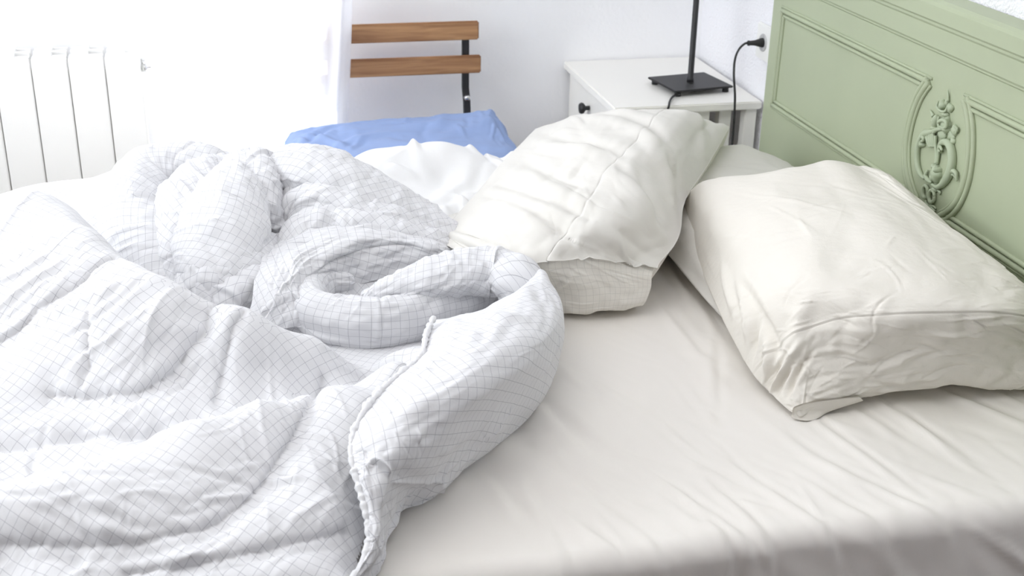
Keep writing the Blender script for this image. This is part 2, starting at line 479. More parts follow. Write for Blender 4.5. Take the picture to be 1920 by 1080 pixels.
# ------------------------------------------------------------------ folding chair
chair = empty('folding_chair', (0.41, 2.9, 0))
tag(chair, 'folding chair with brown wooden back slats and black metal frame against the wall', 'chair')
CW = (0.205, 0.622)
def cpart(o): o.location = -Vector(chair.location); return o
SY = 3.07
for z0, z1, dx in ((0.787, 0.833, 0.0), (0.702, 0.747, 0.006)):
    cpart(box('back_slat', (CW[0] - dx, SY, z0), (CW[1] + dx, SY + 0.014, z1), M['wood'], chair, bevel=0.003))
for x in (0.238, 0.592):
    bm = bmesh.new()
    rect_sweep(bm, [(x, SY + 0.0235, 0.828), (x, SY + 0.0235, 0.66), (x + 0.003, SY + 0.02, 0.625), (x + 0.003, SY + 0.012, 0.58), (x + 0.003, 3.055, 0.46), (x + 0.003, 3.0, 0.40), (x + 0.003, 2.72, 0.0)], 0.017, 0.018, (0, 1, 0.2))
    cpart(obj_bm('side_rail', bm, M['black'], chair, bevel=0.002))
    bm = bmesh.new()
    rect_sweep(bm, [(x + 0.022, 2.74, 0.44), (x + 0.022, 3.06, 0.0)], 0.014, 0.02, (0, 1, 0))
    cpart(obj_bm('leg', bm, M['black'], chair, bevel=0.002))
    cpart(lathe('bolt', [(0, -0.02), (0.006, -0.02), (0.0075, -0.017), (0.0075, 0.0), (0, 0.0)], M['chrome'], chair, seg=12, axis='Y', loc=(x + 0.001, SY + 0.016, 0.638)))
for k in range(6):
    y = 2.70 + k * 0.055
    cpart(box('seat_slat', (0.21, y, 0.438), (0.62, y + 0.045, 0.456), M['wood'], chair, bevel=0.003))

# ------------------------------------------------------------------ nightstand
ns = empty('nightstand', (1.05, 2.94, 0))
tag(ns, 'white painted nightstand in the corner beside the green headboard', 'nightstand')
def npart(o): o.location = -Vector(ns.location); return o
TX0, TX1, TY0, TY1, TZ = 0.870, 1.238, 2.71, 3.166, 0.70
npart(box('table_top', (TX0, TY0, TZ - 0.02), (TX1, TY1, TZ), M['white'], ns, bevel=0.003))
for x0, y0 in ((TX0 + 0.014, TY0 + 0.014), (TX1 - 0.036, TY0 + 0.012), (TX0 + 0.014, TY1 - 0.045), (TX1 - 0.042, TY1 - 0.045)):
    npart(box('leg', (x0, y0, 0), (x0 + 0.03, y0 + 0.03, TZ - 0.02), M['white'], ns))
npart(box('side_panel', (TX0 + 0.045, TY0 + 0.018, 0.48), (1.115, TY0 + 0.034, TZ - 0.021), M['white'], ns))
npart(box('side_panel', (TX0 + 0.045, TY1 - 0.034, 0.48), (1.19, TY1 - 0.018, TZ - 0.021), M['white'], ns))
npart(box('post', (1.145, TY0 + 0.03, 0.0), (1.175, TY0 + 0.06, TZ - 0.021), M['white'], ns))
npart(box('lower_shelf', (TX0 + 0.03, TY0 + 0.02, 0.16), (TX1 - 0.012, TY1 - 0.02, 0.176), M['white'], ns))
dr = npart(box('drawer', (TX0 + 0.012, TY0 + 0.046, 0.50), (1.11, TY1 - 0.048, TZ - 0.024), M['white'], ns))
kb = at(1091, 203, x=TX0 - 0.008)
kn = lathe('knob', [(0, 0.0), (0.0055, 0.0), (0.0055, -0.010), (0.013, -0.016), (0.0145, -0.021), (0.012, -0.026), (0, -0.028)], M['black'], dr, seg=24, axis='X', loc=(TX0 + 0.012, kb[1], kb[2]))
kn['label'] = 'black round drawer knob'

# ------------------------------------------------------------------ table lamp with its cord and plug
lc = at(1294, 153, z=0.716)
lamp = empty('table_lamp', (lc[0], lc[1], TZ + 0.0008), math.radians(9))
tag(lamp, 'black metal lamp with square base and thin pole standing on the nightstand', 'lamp')
o = box('base', (-0.08, -0.071, 0.011), (0.08, 0.071, 0.016), M['black'], lamp, bevel=0.0015)
for sx in (-1, 1):
    for sy in (-1, 1):
        lathe('foot', [(0, 0), (0.008, 0), (0.008, 0.011), (0, 0.011)], M['black'], lamp, seg=16, loc=(sx * 0.066, sy * 0.058, 0))
lathe('pole', [(0, 0.016), (0.0085, 0.016), (0.0085, 0.024), (0.0072, 0.026), (0.0072, 0.47), (0, 0.47)], M['black'], lamp, seg=20)
lathe('lamp_shade', [(0.06, 0.64), (0.115, 0.45), (0.117, 0.45), (0.062, 0.642), (0.06, 0.64)], M['plastic'], lamp, seg=40)
lathe('shade_holder', [(0, 0.468), (0.017, 0.468), (0.017, 0.53), (0, 0.53)], M['black'], lamp, seg=16)
# cord: from under the base over the front edge, down behind the bed and up again to the plug
mwi = (Matrix.Translation(lamp.location) @ Matrix.Rotation(math.radians(9), 4, 'Z')).inverted()
def W(px, py, **k): return tuple(at(px, py, **k))
XS = XR - 0.004
pl = at(1424, 80, x=XS - 0.012)
pe = at(1396, 82, y=pl[1] - 0.0); 
cp = [(lc[0] - 0.02, lc[1] - 0.03, TZ + 0.006), W(1262, 181, z=TZ + 0.006), W(1256, 190, z=TZ + 0.004), W(1254, 199, z=TZ + 0.0035), (at(1252, 206, y=TY0 - 0.004)[0], TY0 - 0.005, TZ - 0.008),
      W(1251, 218, y=TY0 - 0.005), (1.0, TY0 - 0.008, 0.52), (1.03, TY0 - 0.02, 0.34), (1.10, TY0 - 0.03, 0.29), (1.16, TY0 - 0.03, 0.36),
      W(1371, 290, y=TY0 - 0.03), W(1376, 230, y=TY0 - 0.03), W(1378, 180, y=TY0 - 0.03), W(1376, 140, y=TY0 - 0.025), W(1378, 112, y=TY0 - 0.01), W(1386, 92, y=TY0 + 0.02)]
pp = np.array(at(1402, 81, x=XS - 0.048)); cp.append(tuple(pp - np.array([0.006, 0, 0]))); cp.append(tuple(pp + np.array([0.003, 0, 0])))
cp = [tuple(mwi @ Vector(p)) for p in cp]
tube('cord', cp, 0.0027, M['cord'], lamp, n=260, seg=8)
pg = lathe('plug', [(0, 0), (0.006, 0), (0.0065, 0.003), (0.0055, 0.006), (0.0065, 0.018), (0.011, 0.034), (0.0115, 0.043), (0, 0.043)], M['cord'], lamp, seg=20, axis='X')
pg.matrix_parent_inverse = Matrix(); pg.matrix_local = mwi @ Matrix.Translation(tuple(pp))

# ------------------------------------------------------------------ wall socket
so = empty('wall_socket', (XS, pp[1], pp[2]))
tag(so, 'white wall socket between the nightstand and the headboard with a black plug in it', 'socket')
pc = at(1431, 80, x=XS)
bm = bmesh.new(); bx(bm, (-0.009, -0.042, -0.042), (0, 0.042, 0.042))
obj_bm('cover_plate', bm, M['plastic'], so, bevel=0.003)
lathe('round_well', [(0, -0.0105), (0.017, -0.0105), (0.0195, -0.0125), (0.021, -0.0105), (0.021, -0.008), (0, -0.008)], plain('socket_grey', (0.5, 0.5, 0.5, 1), 0.5), so, seg=32, axis='X')

# ------------------------------------------------------------------ bed with the green headboard
bed = empty('bed', (0.2, 1.885, 0))
tag(bed, 'double bed with sage green carved wooden headboard against the right wall', 'bed')
def bpart(o): o.location = -Vector(bed.location); return o
HB0, HB1 = 1.15, 2.62
prof = [(1.243, 0.18), (1.2, 0.18), (1.2, 1.000), (1.1965, 1.0035), (1.1965, 1.006), (1.1935, 1.010), (1.1935, 1.044), (1.1905, 1.048), (1.1905, 1.052), (1.187, 1.056), (1.187, 1.080), (1.190, 1.086), (1.197, 1.090), (1.243, 1.090)]
bm = bmesh.new()
ra = [bm.verts.new((x, HB0, z)) for x, z in prof]; rb = [bm.verts.new((x, HB1, z)) for x, z in prof]
for i in range(len(prof)):
    j = (i + 1) % len(prof); bm.faces.new((ra[i], ra[j], rb[j], rb[i]))
bm.faces.new(ra[::-1]); bm.faces.new(rb)
hb = bpart(obj_bm('headboard', bm, M['green'], bed))
YC = 1.885
arc = [(1.925, 0.733), (1.945, 0.748), (1.966, 0.772), (1.979, 0.80), (1.984, 0.83), (1.981, 0.868), (1.970, 0.905), (1.957, 0.928), (1.942, 0.947)]
def mould(sgn):
    f = lambda y: YC + sgn * (y - YC)
    ar = catmull(np.array([(0, y, z) for y, z in arc]), 40)
    V = np.zeros((0, 3)); Fs = []
    def add(path, r, dx):
        nonlocal V
        path = np.array([(1.2 - dx, f(y), z) for y, z in path])
        v, q = tube_np(path, r, 0, 10); Fs.append(q + len(V)); V = np.concatenate([V, v])
    def seg(a, b, n=30): return [(a[0] + (b[0] - a[0]) * t, a[1] + (b[1] - a[1]) * t) for t in np.linspace(0, 1, n)]
    for off, r, dx in ((0.0, 0.0052, 0.0015), (0.0105, 0.0042, 0.0008), (-0.0075, 0.0028, 0.0005)):
        add(seg((1.944 + off, 0.947 - off), (2.567 - off, 0.946 - off)), r, dx)
        add(seg((2.567 - off, 0.946 - off), (2.570 - off, 0.733 + off)), r, dx)
        add(seg((2.570 - off, 0.733 + off), (1.925 + off * 0.6, 0.733 + off)), r, dx)
        # arc shifted towards the panel
        C2 = ar[:, 1:]; T = np.gradient(C2, axis=0); T /= np.linalg.norm(T, axis=1)[:, None]
        Nn = np.stack([T[:, 1], -T[:, 0]], 1)
        Nn *= np.sign(Nn[20, 0]); add([tuple(c) for c in C2 + Nn * off], r * 1.15, dx + 0.001)
    o = obj_np('panel_moulding', V, np.concatenate(Fs), M['green'], hb)
    return o
mould(1); mould(-1)

def ornament():
    V = np.zeros((0, 3)); Fs = []
    def oc(x, y, d=0.0): p = at(1660 + x * 0.2594, 140 + y * 0.2594, x=1.1985); return (p[0] - d * 0.00026, p[1], p[2])
    def put(v, q):
        nonlocal V
        Fs.append(q + len(V)); V = np.concatenate([V, v])
    def sw(pts, rad, lift=6, n=40):
        P = np.array([oc(*(p[:2]), p[2] if len(p) > 2 else lift) for p in pts])
        rr = np.interp(np.linspace(0, 1, n), np.linspace(0, 1, len(rad)), rad) * 0.00028
        put(*tube_np(P, rr, n, 10))
    def blob(x, y, rx, ry, rd=None, lobes=0, rot=0.0, lift=0):
        c = np.array(oc(x, y, lift)); n, m = 20, 12
        rd = rd or min(rx, ry) * 0.8
        th = np.arange(n) / n * 2 * PI; ph = np.linspace(0, PI / 2 + 0.3, m)
        k = 1 + (0.18 * np.cos(lobes * th) if lobes else 0 * th)
        a = np.sin(ph)[:, None] * (k * np.cos(th))[None] * rx; bb = np.sin(ph)[:, None] * (k * np.sin(th))[None] * ry
        ca, sa = math.cos(rot), math.sin(rot)
        yy = a * ca - bb * sa; zz = a * sa + bb * ca; dd = np.cos(ph)[:, None] * np.ones(n)[None] * rd
        v = np.stack([c[0] - dd * 0.00026, c[1] - yy * 0.00030, c[2] + zz * 0.00024], -1).reshape(-1, 3)
        q = []
        for i in range(m - 1):
            for j in range(n): q.append((i * n + j, i * n + (j + 1) % n, (i + 1) * n + (j + 1) % n, (i + 1) * n + j))
        put(v, np.array(q))
    sw([(457, 105), (459, 140), (458, 190)], [2, 7, 12])
    blob(420, 218, 24, 36, 34, 3); blob(450, 200, 14, 26, 20); blob(475, 240, 24, 32, 26, 3, 0.4); blob(440, 285, 26, 22, 28, 2)
    sw([(405, 190), (395, 230), (420, 262), (455, 262), (470, 225)], [5, 9, 9, 8, 5], 22)
    sw([(330, 255), (340, 275), (352, 300)], [4, 9, 12]); blob(368, 335, 22, 50, 34); sw([(335, 335), (355, 340)], [5, 10]); sw([(338, 360), (360, 365)], [5, 10])
    blob(352, 385, 30, 16, 22, 0, 0.5); sw([(400, 300), (395, 350), (402, 395)], [8, 10, 8], 12)
    blob(440, 360, 42, 60, 34, 5); sw([(415, 345), (440, 328), (472, 338), (476, 372), (452, 384), (430, 372)], [7, 12, 12, 11, 9, 6], 36)
    blob(455, 392, 26, 26, 48); blob(415, 430, 36, 44, 22, 2, 0.3); sw([(365, 420), (395, 395), (430, 392)], [8, 14, 10], 20)
    blob(505, 400, 30, 36, 24, 4, 0.3); blob(480, 440, 32, 30, 18, 3); sw([(515, 372), (532, 395), (520, 425)], [6, 10, 6], 14); blob(490, 478, 20, 30, 18, 3)
    # left scroll and shell
    sw([(375, 395), (340, 415), (300, 425), (268, 465), (246, 520), (238, 590), (244, 660), (262, 715), (292, 752)], [8, 18, 26, 22, 20, 20, 20, 18, 8], 10, 60)
    sw([(275, 468), (285, 448), (300, 455), (296, 476), (278, 480)], [9, 13, 12, 10, 6], 26)
    for k in range(5): sw([(308 + k * 13, 440 - k * 4), (318 + k * 11, 480), (330 + k * 9, 522)], [10, 11, 6], 14)
    blob(270, 500, 26, 30, 30, 3); blob(222, 570, 9, 10, 16); blob(240, 525, 12, 16, 20)
    # right scroll
    sw([(418, 560), (402, 535), (412, 500), (450, 486), (482, 520), (496, 590), (492, 660), (470, 725), (430, 785), (385, 812), (348, 792)], [10, 16, 22, 26, 28, 28, 28, 26, 20, 14, 8], 12, 70)
    sw([(440, 545), (425, 520), (412, 535), (424, 556)], [8, 10, 9, 6], 30)
    sw([(375, 440), (374, 500), (380, 570), (382, 640)], [10, 9, 11, 14], 12)
    sw([(395, 545), (392, 590), (384, 645)], [12, 10, 8], 10)
    sw([(440, 750), (470, 715), (505, 695), (525, 715), (528, 770)], [8, 15, 16, 13, 7], 14); sw([(470, 730), (500, 722), (515, 745)], [8, 10, 5], 10)
    blob(376, 715, 40, 62, 46, 4, 0.2); blob(365, 665, 26, 22, 36, 3); blob(352, 745, 22, 30, 34); blob(395, 690, 18, 22, 52)
    sw([(315, 690), (300, 730), (320, 765), (345, 780)], [6, 14, 14, 8], 10)
    for x, y, rx, ry in ((300, 845, 18, 44), (346, 878, 20, 44)):
        a = np.linspace(0, 2 * PI, 18); sw([(x + rx * math.cos(t), y + ry * math.sin(t)) for t in a], [10, 13, 12, 10], 12, 40)
    sw([(385, 835), (402, 852), (398, 868)], [6, 10, 5]); blob(360, 830, 26, 20, 22)
    sw([(300, 900), (300, 930), (318, 948)], [8, 11, 8]); sw([(330, 925), (345, 965), (365, 985)], [8, 12, 6]); sw([(290, 945), (320, 955), (350, 950), (372, 968)], [5, 9, 9, 5])
    o = obj_np('carved_ornament', V, np.concatenate(Fs), M['greenorn'], hb)
    o['label'] = 'carved flowers and scrolls in the middle of the headboard'
ornament()
for y0 in (1.245, 2.5):
    bpart(box('side_rail', (-0.82, y0, 0.24), (1.199, y0 + 0.025, 0.345), M['green'], bed))
bpart(box('foot_rail', (-0.845, 1.245, 0.24), (-0.82, 2.525, 0.345), M['green'], bed))
bpart(box('slat_base', (-0.82, 1.27, 0.32), (1.199, 2.5, 0.345), M['wood'], bed))
for x, y in ((-0.83, 1.26), (-0.83, 2.47), (1.205, 1.17), (1.205, 2.56)):
    bpart(box('leg', (x - 0.02 if x < 0 else x, y, 0), (x + 0.03, y + 0.04, 0.24 if x < 0 else 0.18), M['green'], bed))

# ------------------------------------------------------------------ fitted sheet over the mattress
ZB = 0.575
BX0, BX1, BY0, BY1 = -0.80, 1.187, 1.212, 2.55
def sheet_mesh():
    # profile across the bed (y): down the near side, over the top, down the far side
    r = 0.032; bot = 0.348
    a = np.linspace(0, PI / 2, 14)
    pts = [(BY0, z) for z in np.linspace(bot, ZB - r, 24)] + [(BY0 + r - r * math.cos(t), ZB - r + r * math.sin(t)) for t in a[1:]]
    pts += [(y, ZB) for y in np.linspace(BY0 + r, BY1 - r, 330)[1:]]
    pts += [(BY1 - r + r * math.sin(t), ZB - r + r * math.cos(t)) for t in a[1:]] + [(BY1, z) for z in np.linspace(ZB - r, bot, 14)[1:]]
    pts = np.array(pts); nv = len(pts)
    s = np.concatenate([[0], np.cumsum(np.linalg.norm(np.diff(pts, axis=0), axis=1))])
    du = 0.0045; nu = int((BX1 - BX0) / du) + 1
    X = np.linspace(BX0, BX1, nu)
    G = np.zeros((nu, nv, 3)); G[:, :, 0] = X[:, None]; G[:, :, 1] = pts[:, 0][None]; G[:, :, 2] = pts[:, 1][None]
    UV = np.stack(np.broadcast_arrays(X[:, None], s[None]), -1)
    # displacement on an even arc-length grid
    dv = 0.004; mv = int(s[-1] / dv) + 1
    D = np.zeros((nu, mv))
    y2s = lambda y: np.interp(y, pts[24:-14, 0], s[24:-14])
    def st(p, q, w, amp, bend=0.0, sharp=False, z=ZB):
        A = at(*p, z=z); B = at(*q, z=z)
        pa = np.array([A[0] - BX0, y2s(A[1])]); pb = np.array([B[0] - BX0, y2s(B[1])])
        if A[1] < BY0 + 0.03: pa[1] = s[24] - (BY0 + 0.03 - A[1]) * 0.8
        if B[1] < BY0 + 0.03: pb[1] = s[24] - (BY0 + 0.03 - B[1]) * 0.8
        c = (pa + pb) / 2; d = pb - pa
        stroke(D, du, dv, c[0], c[1], math.atan2(d[1], d[0]), np.hypot(*d) / 2 * 1.15, w, amp, bend, sharp)
    # long tension folds running to the near edge
    for p, q, w, am in [((1330, 905), (1480, 1040), .013, .0045), ((1210, 880), (1420, 1010), .012, .0040), ((1380, 880), (1610, 1020), .013, .0045),
                        ((1500, 900), (1700, 1000), .012, .0030), ((1440, 800), (1640, 940), .016, .003), ((1560, 880), (1820, 980), .014, .0030),
                        ((1290, 940), (1420, 1075), .012, .0035), ((1700, 880), (1900, 950), .014, .0025), ((1190, 990), (1290, 1075), .012, .0035),
                        ((1480, 760), (1700, 920), .012, .0035), ((1620, 740), (1800, 850), .016, .004), ((1750, 730), (1920, 800), .018, .0055),
                        ((1530, 730), (1700, 830), .015, .003), ((1850, 735), (1960, 790), .014, .003), ((1120, 900), (1300, 1000), .016, .0025),
                        ((1060, 960), (1200, 1060), .016, .003), ((980, 900), (1060, 1060), .018, .004), ((900, 880), (980, 980), .018, .004),
                        ((1280, 860), (1360, 900), .014, .003), ((1330, 640), (1330, 780), .014, .003), ((1600, 900), (1760, 950), .010, .002),
                        ((980, 740), (1090, 850), .022, .006), ((900, 800), (1010, 820), .025, .005), ((1040, 690), (1180, 760), .03, .004),
                        ((1250, 500), (1310, 590), .016, .005), ((1220, 560), (1330, 700), .02, .004), ((1270, 480), (1345, 640), .012, .004)]:
        st(p, q, w * .7, am * .62)
        if am > .0026: st((p[0] + 14, p[1] - 3), (q[0] + 18, q[1] - 5), w * .55, -am * .45)
    st((930, 770), (1000, 840), .03, -.009); st((1010, 770), (1080, 830), .03, -.006); st((860, 860), (960, 880), .03, -.006)
    for k in range(130):
        x = RNG.uniform(1000, 1900); y = RNG.uniform(600, 1000)
        st((x, y), (x + RNG.uniform(40, 110), y + RNG.uniform(20, 90)), RNG.uniform(.005, .012), RNG.normal(0, .0009))
    for k in range(60):          # pulls on the near side
        x0 = RNG.uniform(0.2, 1.95); v0 = RNG.uniform(0.02, 0.24)
        stroke(D, du, dv, x0, v0, RNG.normal(2.2, .25), RNG.uniform(.06, .16), RNG.uniform(.008, .016), abs(RNG.normal(.002, .0018)), RNG.normal(0, .5))
    D += 0.004 * noise2(nu, mv, 9, 8, 3) + 0.0012 * noise2(nu, mv, 26, 24, 4)
    D2 = np.zeros((nu, nv))
    f = s / dv; j = np.clip(f.astype(int), 0, mv - 2); f = (f - j)[None]
    D2 = D[:, j] * (1 - f) + D[:, j + 1] * f
    N = vnormals(G); N *= np.sign(N[nu // 2, nv // 2, 2])
    edge = np.clip((X - BX0) / 0.05, 0, 1) * np.clip((BX1 - X) / 0.03, 0, 1)
    G = G + N * (D2 * edge[:, None])[..., None]
    V = G.reshape(-1, 3); F = grid_faces(nu, nv)
    # closing faces: bottom and ends
    V = V.copy(); nb = nu * nv
    o = obj_np('fitted_sheet', V, F, M['sheet'], uv=UV.reshape(-1, 2))
    # ends closed by folding the rim flat (head and foot) with a row of strips
    bm = bmesh.new(); bm.from_mesh(o.data); bm.verts.ensure_lookup_table()
    for row in (0, nu - 1):
        vs = [bm.verts[row * nv + k] for k in range(nv)]
        try: bm.faces.new(vs)
        except ValueError: pass
    try: bm.faces.new([bm.verts[0], bm.verts[nv - 1], bm.verts[(nu - 1) * nv + nv - 1], bm.verts[(nu - 1) * nv]])
    except ValueError: pass
    bm.to_mesh(o.data); bm.free()
    return tag(o, 'cream fitted sheet stretched smooth over the bed mattress', 'bed sheet')
SHEET = sheet_mesh()

# ------------------------------------------------------------------ pillows
def arc_uv(G):
    """uv in metres from mean row and column lengths of a surface grid"""
    lu = np.concatenate([[0], np.cumsum(np.linalg.norm(np.diff(G, axis=0), axis=2).mean(1))])
    lv = np.concatenate([[0], np.cumsum(np.linalg.norm(np.diff(G, axis=1), axis=2).mean(0))])
    return lu, lv

def pillow_shell(P, n_u, n_v, strokes, zfloor, seams=(), noise=0.003, seed=1, xmax=None, sink=0.6, low=False):
    """closed cushion from a net of its upper side (columns u, rows v): creased top and a flatter underside"""
    G = net(np.swapaxes(np.asarray(P, float), 0, 1), n_u, n_v)
    lu, lv = arc_uv(G); Lu, Lv = lu[-1], lv[-1]
    du, dv = Lu / (n_u - 1), Lv / (n_v - 1)
    D = np.zeros((n_u, n_v))
    strokes(D, du, dv, Lu, Lv)
    for pts, w, d in seams: groove(D, du, dv, [(a * Lu, b * Lv) for a, b in pts], w, d)
    D += noise * noise2(n_u, n_v, 7, 9, seed) + noise * 0.3 * noise2(n_u, n_v, 22, 26, seed + 1)
    N = vnormals(G); N *= np.sign(N[n_u // 2, n_v // 2, 2])
    u = np.linspace(0, 1, n_u)[:, None]; v = np.linspace(0, 1, n_v)[None]
    e = np.minimum(np.minimum(u, 1 - u) * 14, np.minimum(v, 1 - v) * 14).clip(0, 1)
    Gt = G + N * (D * (0.25 + 0.75 * e))[..., None]
    # underside
    b = np.minimum(np.minimum(u, 1 - u), np.minimum(v, 1 - v) * 1.2) * 2
    k = 1 - (1 - np.clip(b * 1.6, 0, 1)) ** 2
    Lc, Rc, Bc, Tc = Gt[0][None], Gt[-1][None], Gt[:, 0][:, None], Gt[:, -1][:, None]     # patch spanned by the rim
    uu, vv = u[..., None], v[..., None]
    Gb = ((1 - uu) * Lc + uu * Rc + (1 - vv) * Bc + vv * Tc - (1 - uu) * (1 - vv) * Gt[0, 0] - uu * (1 - vv) * Gt[-1, 0]
          - (1 - uu) * vv * Gt[0, -1] - uu * vv * Gt[-1, -1])
    Gb[..., 1] = np.maximum(Gb[..., 1], Gt[:, :1, 1] + .03 * v)
    Gb[..., 2] = Gb[..., 2] * (1 - k) + zfloor * k
    Gb[..., 2] = np.maximum(Gb[..., 2], zfloor)
    Gt[..., 2] = np.maximum(Gt[..., 2], zfloor + 0.0004)
    if xmax is not None: Gt[..., 0] = np.minimum(Gt[..., 0], xmax); Gb[..., 0] = np.minimum(Gb[..., 0], xmax)
    rim = np.zeros((n_u, n_v), bool); rim[0] = rim[-1] = True; rim[:, 0] = rim[:, -1] = True
    Gb[rim] = Gt[rim]
    V = np.concatenate([Gt.reshape(-1, 3), Gb.reshape(-1, 3)])
    F1 = grid_faces(n_u, n_v); F2 = F1[:, ::-1] + n_u * n_v
    # weld the rim
    idx = np.arange(len(V)); r = np.nonzero(rim.ravel())[0]; idx[n_u * n_v + r] = r
    uv = np.stack(np.broadcast_arrays(lu[:, None], lv[None]), -1).reshape(-1, 2)
    F = idx[np.concatenate([F1, F2])]
    used = np.unique(F); mp = np.zeros(len(V), int); mp[used] = np.arange(len(used))
    return V[used], mp[F], np.concatenate([uv, uv])[used], Gt

def px_net(rows): return [[at(p[0], p[1], z=p[2]) for p in r] for r in rows]
def back_row(P, dy, z, dx=0.0): return [[p[0] + dx, p[1] + dy, z] for p in P[-1]]

# -- middle pillow, open end towards the camera
P1 = px_net([
    [(852, 494, .586), (922, 538, .582), (1020, 566, .580), (1120, 576, .580), (1194, 565, .582)],
    [(842, 498, .602), (919, 549, .598), (1020, 579, .595), (1121, 586, .593), (1205, 574, .595)],
    [(834, 478, .640), (914, 517, .642), (1014, 538, .642), (1124, 544, .642), (1220, 540, .632)],
    [(828, 458, .668), (905, 476, .690), (1000, 488, .704), (1110, 482, .705), (1226, 505, .662)],
    [(845, 422, .68), (940, 415, .735), (1050, 408, .757), (1165, 412, .755), (1268, 450, .675)],
    [(895, 365, .69), (995, 343, .760), (1095, 330, .785), (1200, 330, .785), (1284, 375, .70)],
    [(950, 300, .70), (1050, 278, .775), (1150, 262, .80), (1250, 262, .80), (1322, 312, .715)],
    [(1005, 245, .70), (1090, 220, .768), (1190, 211, .79), (1290, 218, .785), (1366, 240, .735)]])
P1.append(back_row(P1, 0.035, 0.66))
def s1(D, du, dv, Lu, Lv):
    r = np.random.default_rng(21)
    # soft drapes sweeping from the far right corner down to the left
    for u, v, ang, L, w, a in [(.30, .62, -.55, .20, .016, .006), (.45, .70, -.5, .22, .014, .006), (.55, .78, -.45, .2, .012, .005), (.35, .5, -.55, .2, .016, .006),
                               (.6, .62, -.55, .18, .016, .005), (.75, .7, -.7, .16, .014, .005), (.5, .5, -.5, .16, .012, .004), (.25, .75, -.45, .16, .013, .005),
                               (.8, .55, -.85, .14, .016, .005), (.9, .62, -1.0, .12, .012, .005), (.68, .86, -.4, .16, .010, .004), (.15, .42, -.4, .14, .012, .005),
                               (.4, .86, -.4, .18, .010, .004), (.86, .82, -.8, .1, .012, .005), (.72, .45, -.45, .18, .014, .004), (.2, .58, -.5, .12, .012, .004)]:
        stroke(D, du, dv, u * Lu, v * Lv, ang, L * .8, w, a, r.normal(0, .5))
        stroke(D, du, dv, u * Lu + .02, v * Lv + .016, ang, L * .7, w * .8, -a * .6, r.normal(0, .5))
    for k in range(110):
        u, v = r.uniform(.05, .95), r.uniform(.3, .95)
        stroke(D, du, dv, u * Lu, v * Lv, r.normal(-.5, .22), r.uniform(.03, .09), r.uniform(.003, .007), r.normal(.0004, .0012), r.normal(0, 1.5), sharp=r.random() < .5)
    for k in range(30):   # puckers along the hem and corners
        stroke(D, du, dv, r.uniform(.1, .95) * Lu, r.uniform(.06, .34) * Lv, r.normal(0, .5), r.uniform(.02, .05), .005, r.normal(.0006, .001), 0)
V, F, uv, GT1 = pillow_shell(P1, 200, 300, s1, ZB + 0.004, seams=[([(.56, .36), (.60, .65), (.66, .97)], .0016, .0022)], seed=11)
pil1 = empty('pillow', (0.75, 2.2, ZB))
tag(pil1, 'white pillow lying nearer the wall with its open pillowcase end facing the rolled duvet', 'pillow', 'pillows on the bed')
def child_of(root, o): o.location = -Vector(root.location); return o
child_of(pil1, obj_np('inner_pillow', V, F, M['inner'], pil1, uv))['label'] = 'checked ticking of the pillow inside showing at the open end'
# the pillowcase: a separate layer over the top and sides from the hem backwards
def case_layer(G, v0, v1, lift, thick, mat, name, root, hemline=None):
    nu, nv = G.shape[:2]
    N = vnormals(G); N *= np.sign(N[nu // 2, nv // 2, 2])
    j0, j1 = int(v0 * (nv - 1)), int(v1 * (nv - 1))
    A = G[:, j0:j1 + 1] ; Nn = N[:, j0:j1 + 1]
    m = A.shape[1]
    vv = np.linspace(0, 1, m)[None]
    up = lift * (1 + 1.3 * np.exp(-vv / 0.03))
    top = A + Nn * up[..., None]; bot = A + Nn * (up - thick)[..., None]
    lu, lv = arc_uv(A)
    uv = np.stack(np.broadcast_arrays(lu[:, None], lv[None]), -1).reshape(-1, 2)
    F1 = grid_faces(nu, m); n = nu * m
    st = [(k * m, (k + 1) * m, n + (k + 1) * m, n + k * m) for k in range(nu - 1)]
    st += [(k, k + 1, n + k + 1, n + k) for k in range(m - 1)] + [((nu - 1) * m + k, (nu - 1) * m + k + 1, n + (nu - 1) * m + k + 1, n + (nu - 1) * m + k) for k in range(m - 1)]
    st += [(k * m + m - 1, (k + 1) * m + m - 1, n + (k + 1) * m + m - 1, n + k * m + m - 1) for k in range(nu - 1)]
    F = np.concatenate([F1, F1[:, ::-1] + n, np.array(st)])
    return child_of(root, obj_np(name, np.concatenate([top.reshape(-1, 3), bot.reshape(-1, 3)]), F, mat, root, np.concatenate([uv, uv])))
case_layer(GT1, 0.372, 1.0, 0.0035, 0.0025, M['case'], 'pillowcase', pil1)

# -- right pillow against the headboard
P2 = px_net([
    [(1495, 764, .580), (1516, 767, .580), (1575, 742, .582), (1662, 726, .585), (1790, 716, .586), (1880, 716, .586), (1948, 718, .586)],
    [(1485, 773, .586), (1510, 777, .588), (1570, 749, .597), (1660, 733, .603), (1790, 725, .606), (1880, 724, .606), (1950, 726, .606)],
    [(1445, 738, .59), (1492, 705, .632), (1562, 678, .655), (1660, 664, .668), (1790, 657, .672), (1890, 657, .671), (1965, 662, .660)],
    [(1412, 702, .60), (1470, 640, .672), (1557, 601, .716), (1655, 590, .736), (1780, 586, .742), (1880, 587, .740), (1962, 602, .715)],
    [(1372, 632, .612), (1425, 568, .702), (1510, 528, .752), (1640, 512, .768), (1760, 512, .770), (1880, 530, .758), (1950, 556, .735)],
    [(1337, 558, .622), (1385, 475, .715), (1490, 428, .766), (1610, 416, .782), (1730, 428, .782), (1840, 470, .768), (1920, 533, .742)],
    [(1302, 470, .64), (1340, 398, .732), (1455, 366, .775), (1570, 358, .786), (1670, 368, .787), (1755, 405, .778), (1815, 455, .752)],
    [(1286, 388, .672), (1312, 345, .728), (1420, 325, .766), (1520, 312, .779), (1600, 311, .786), (1655, 328, .785), (1700, 362, .765)]])
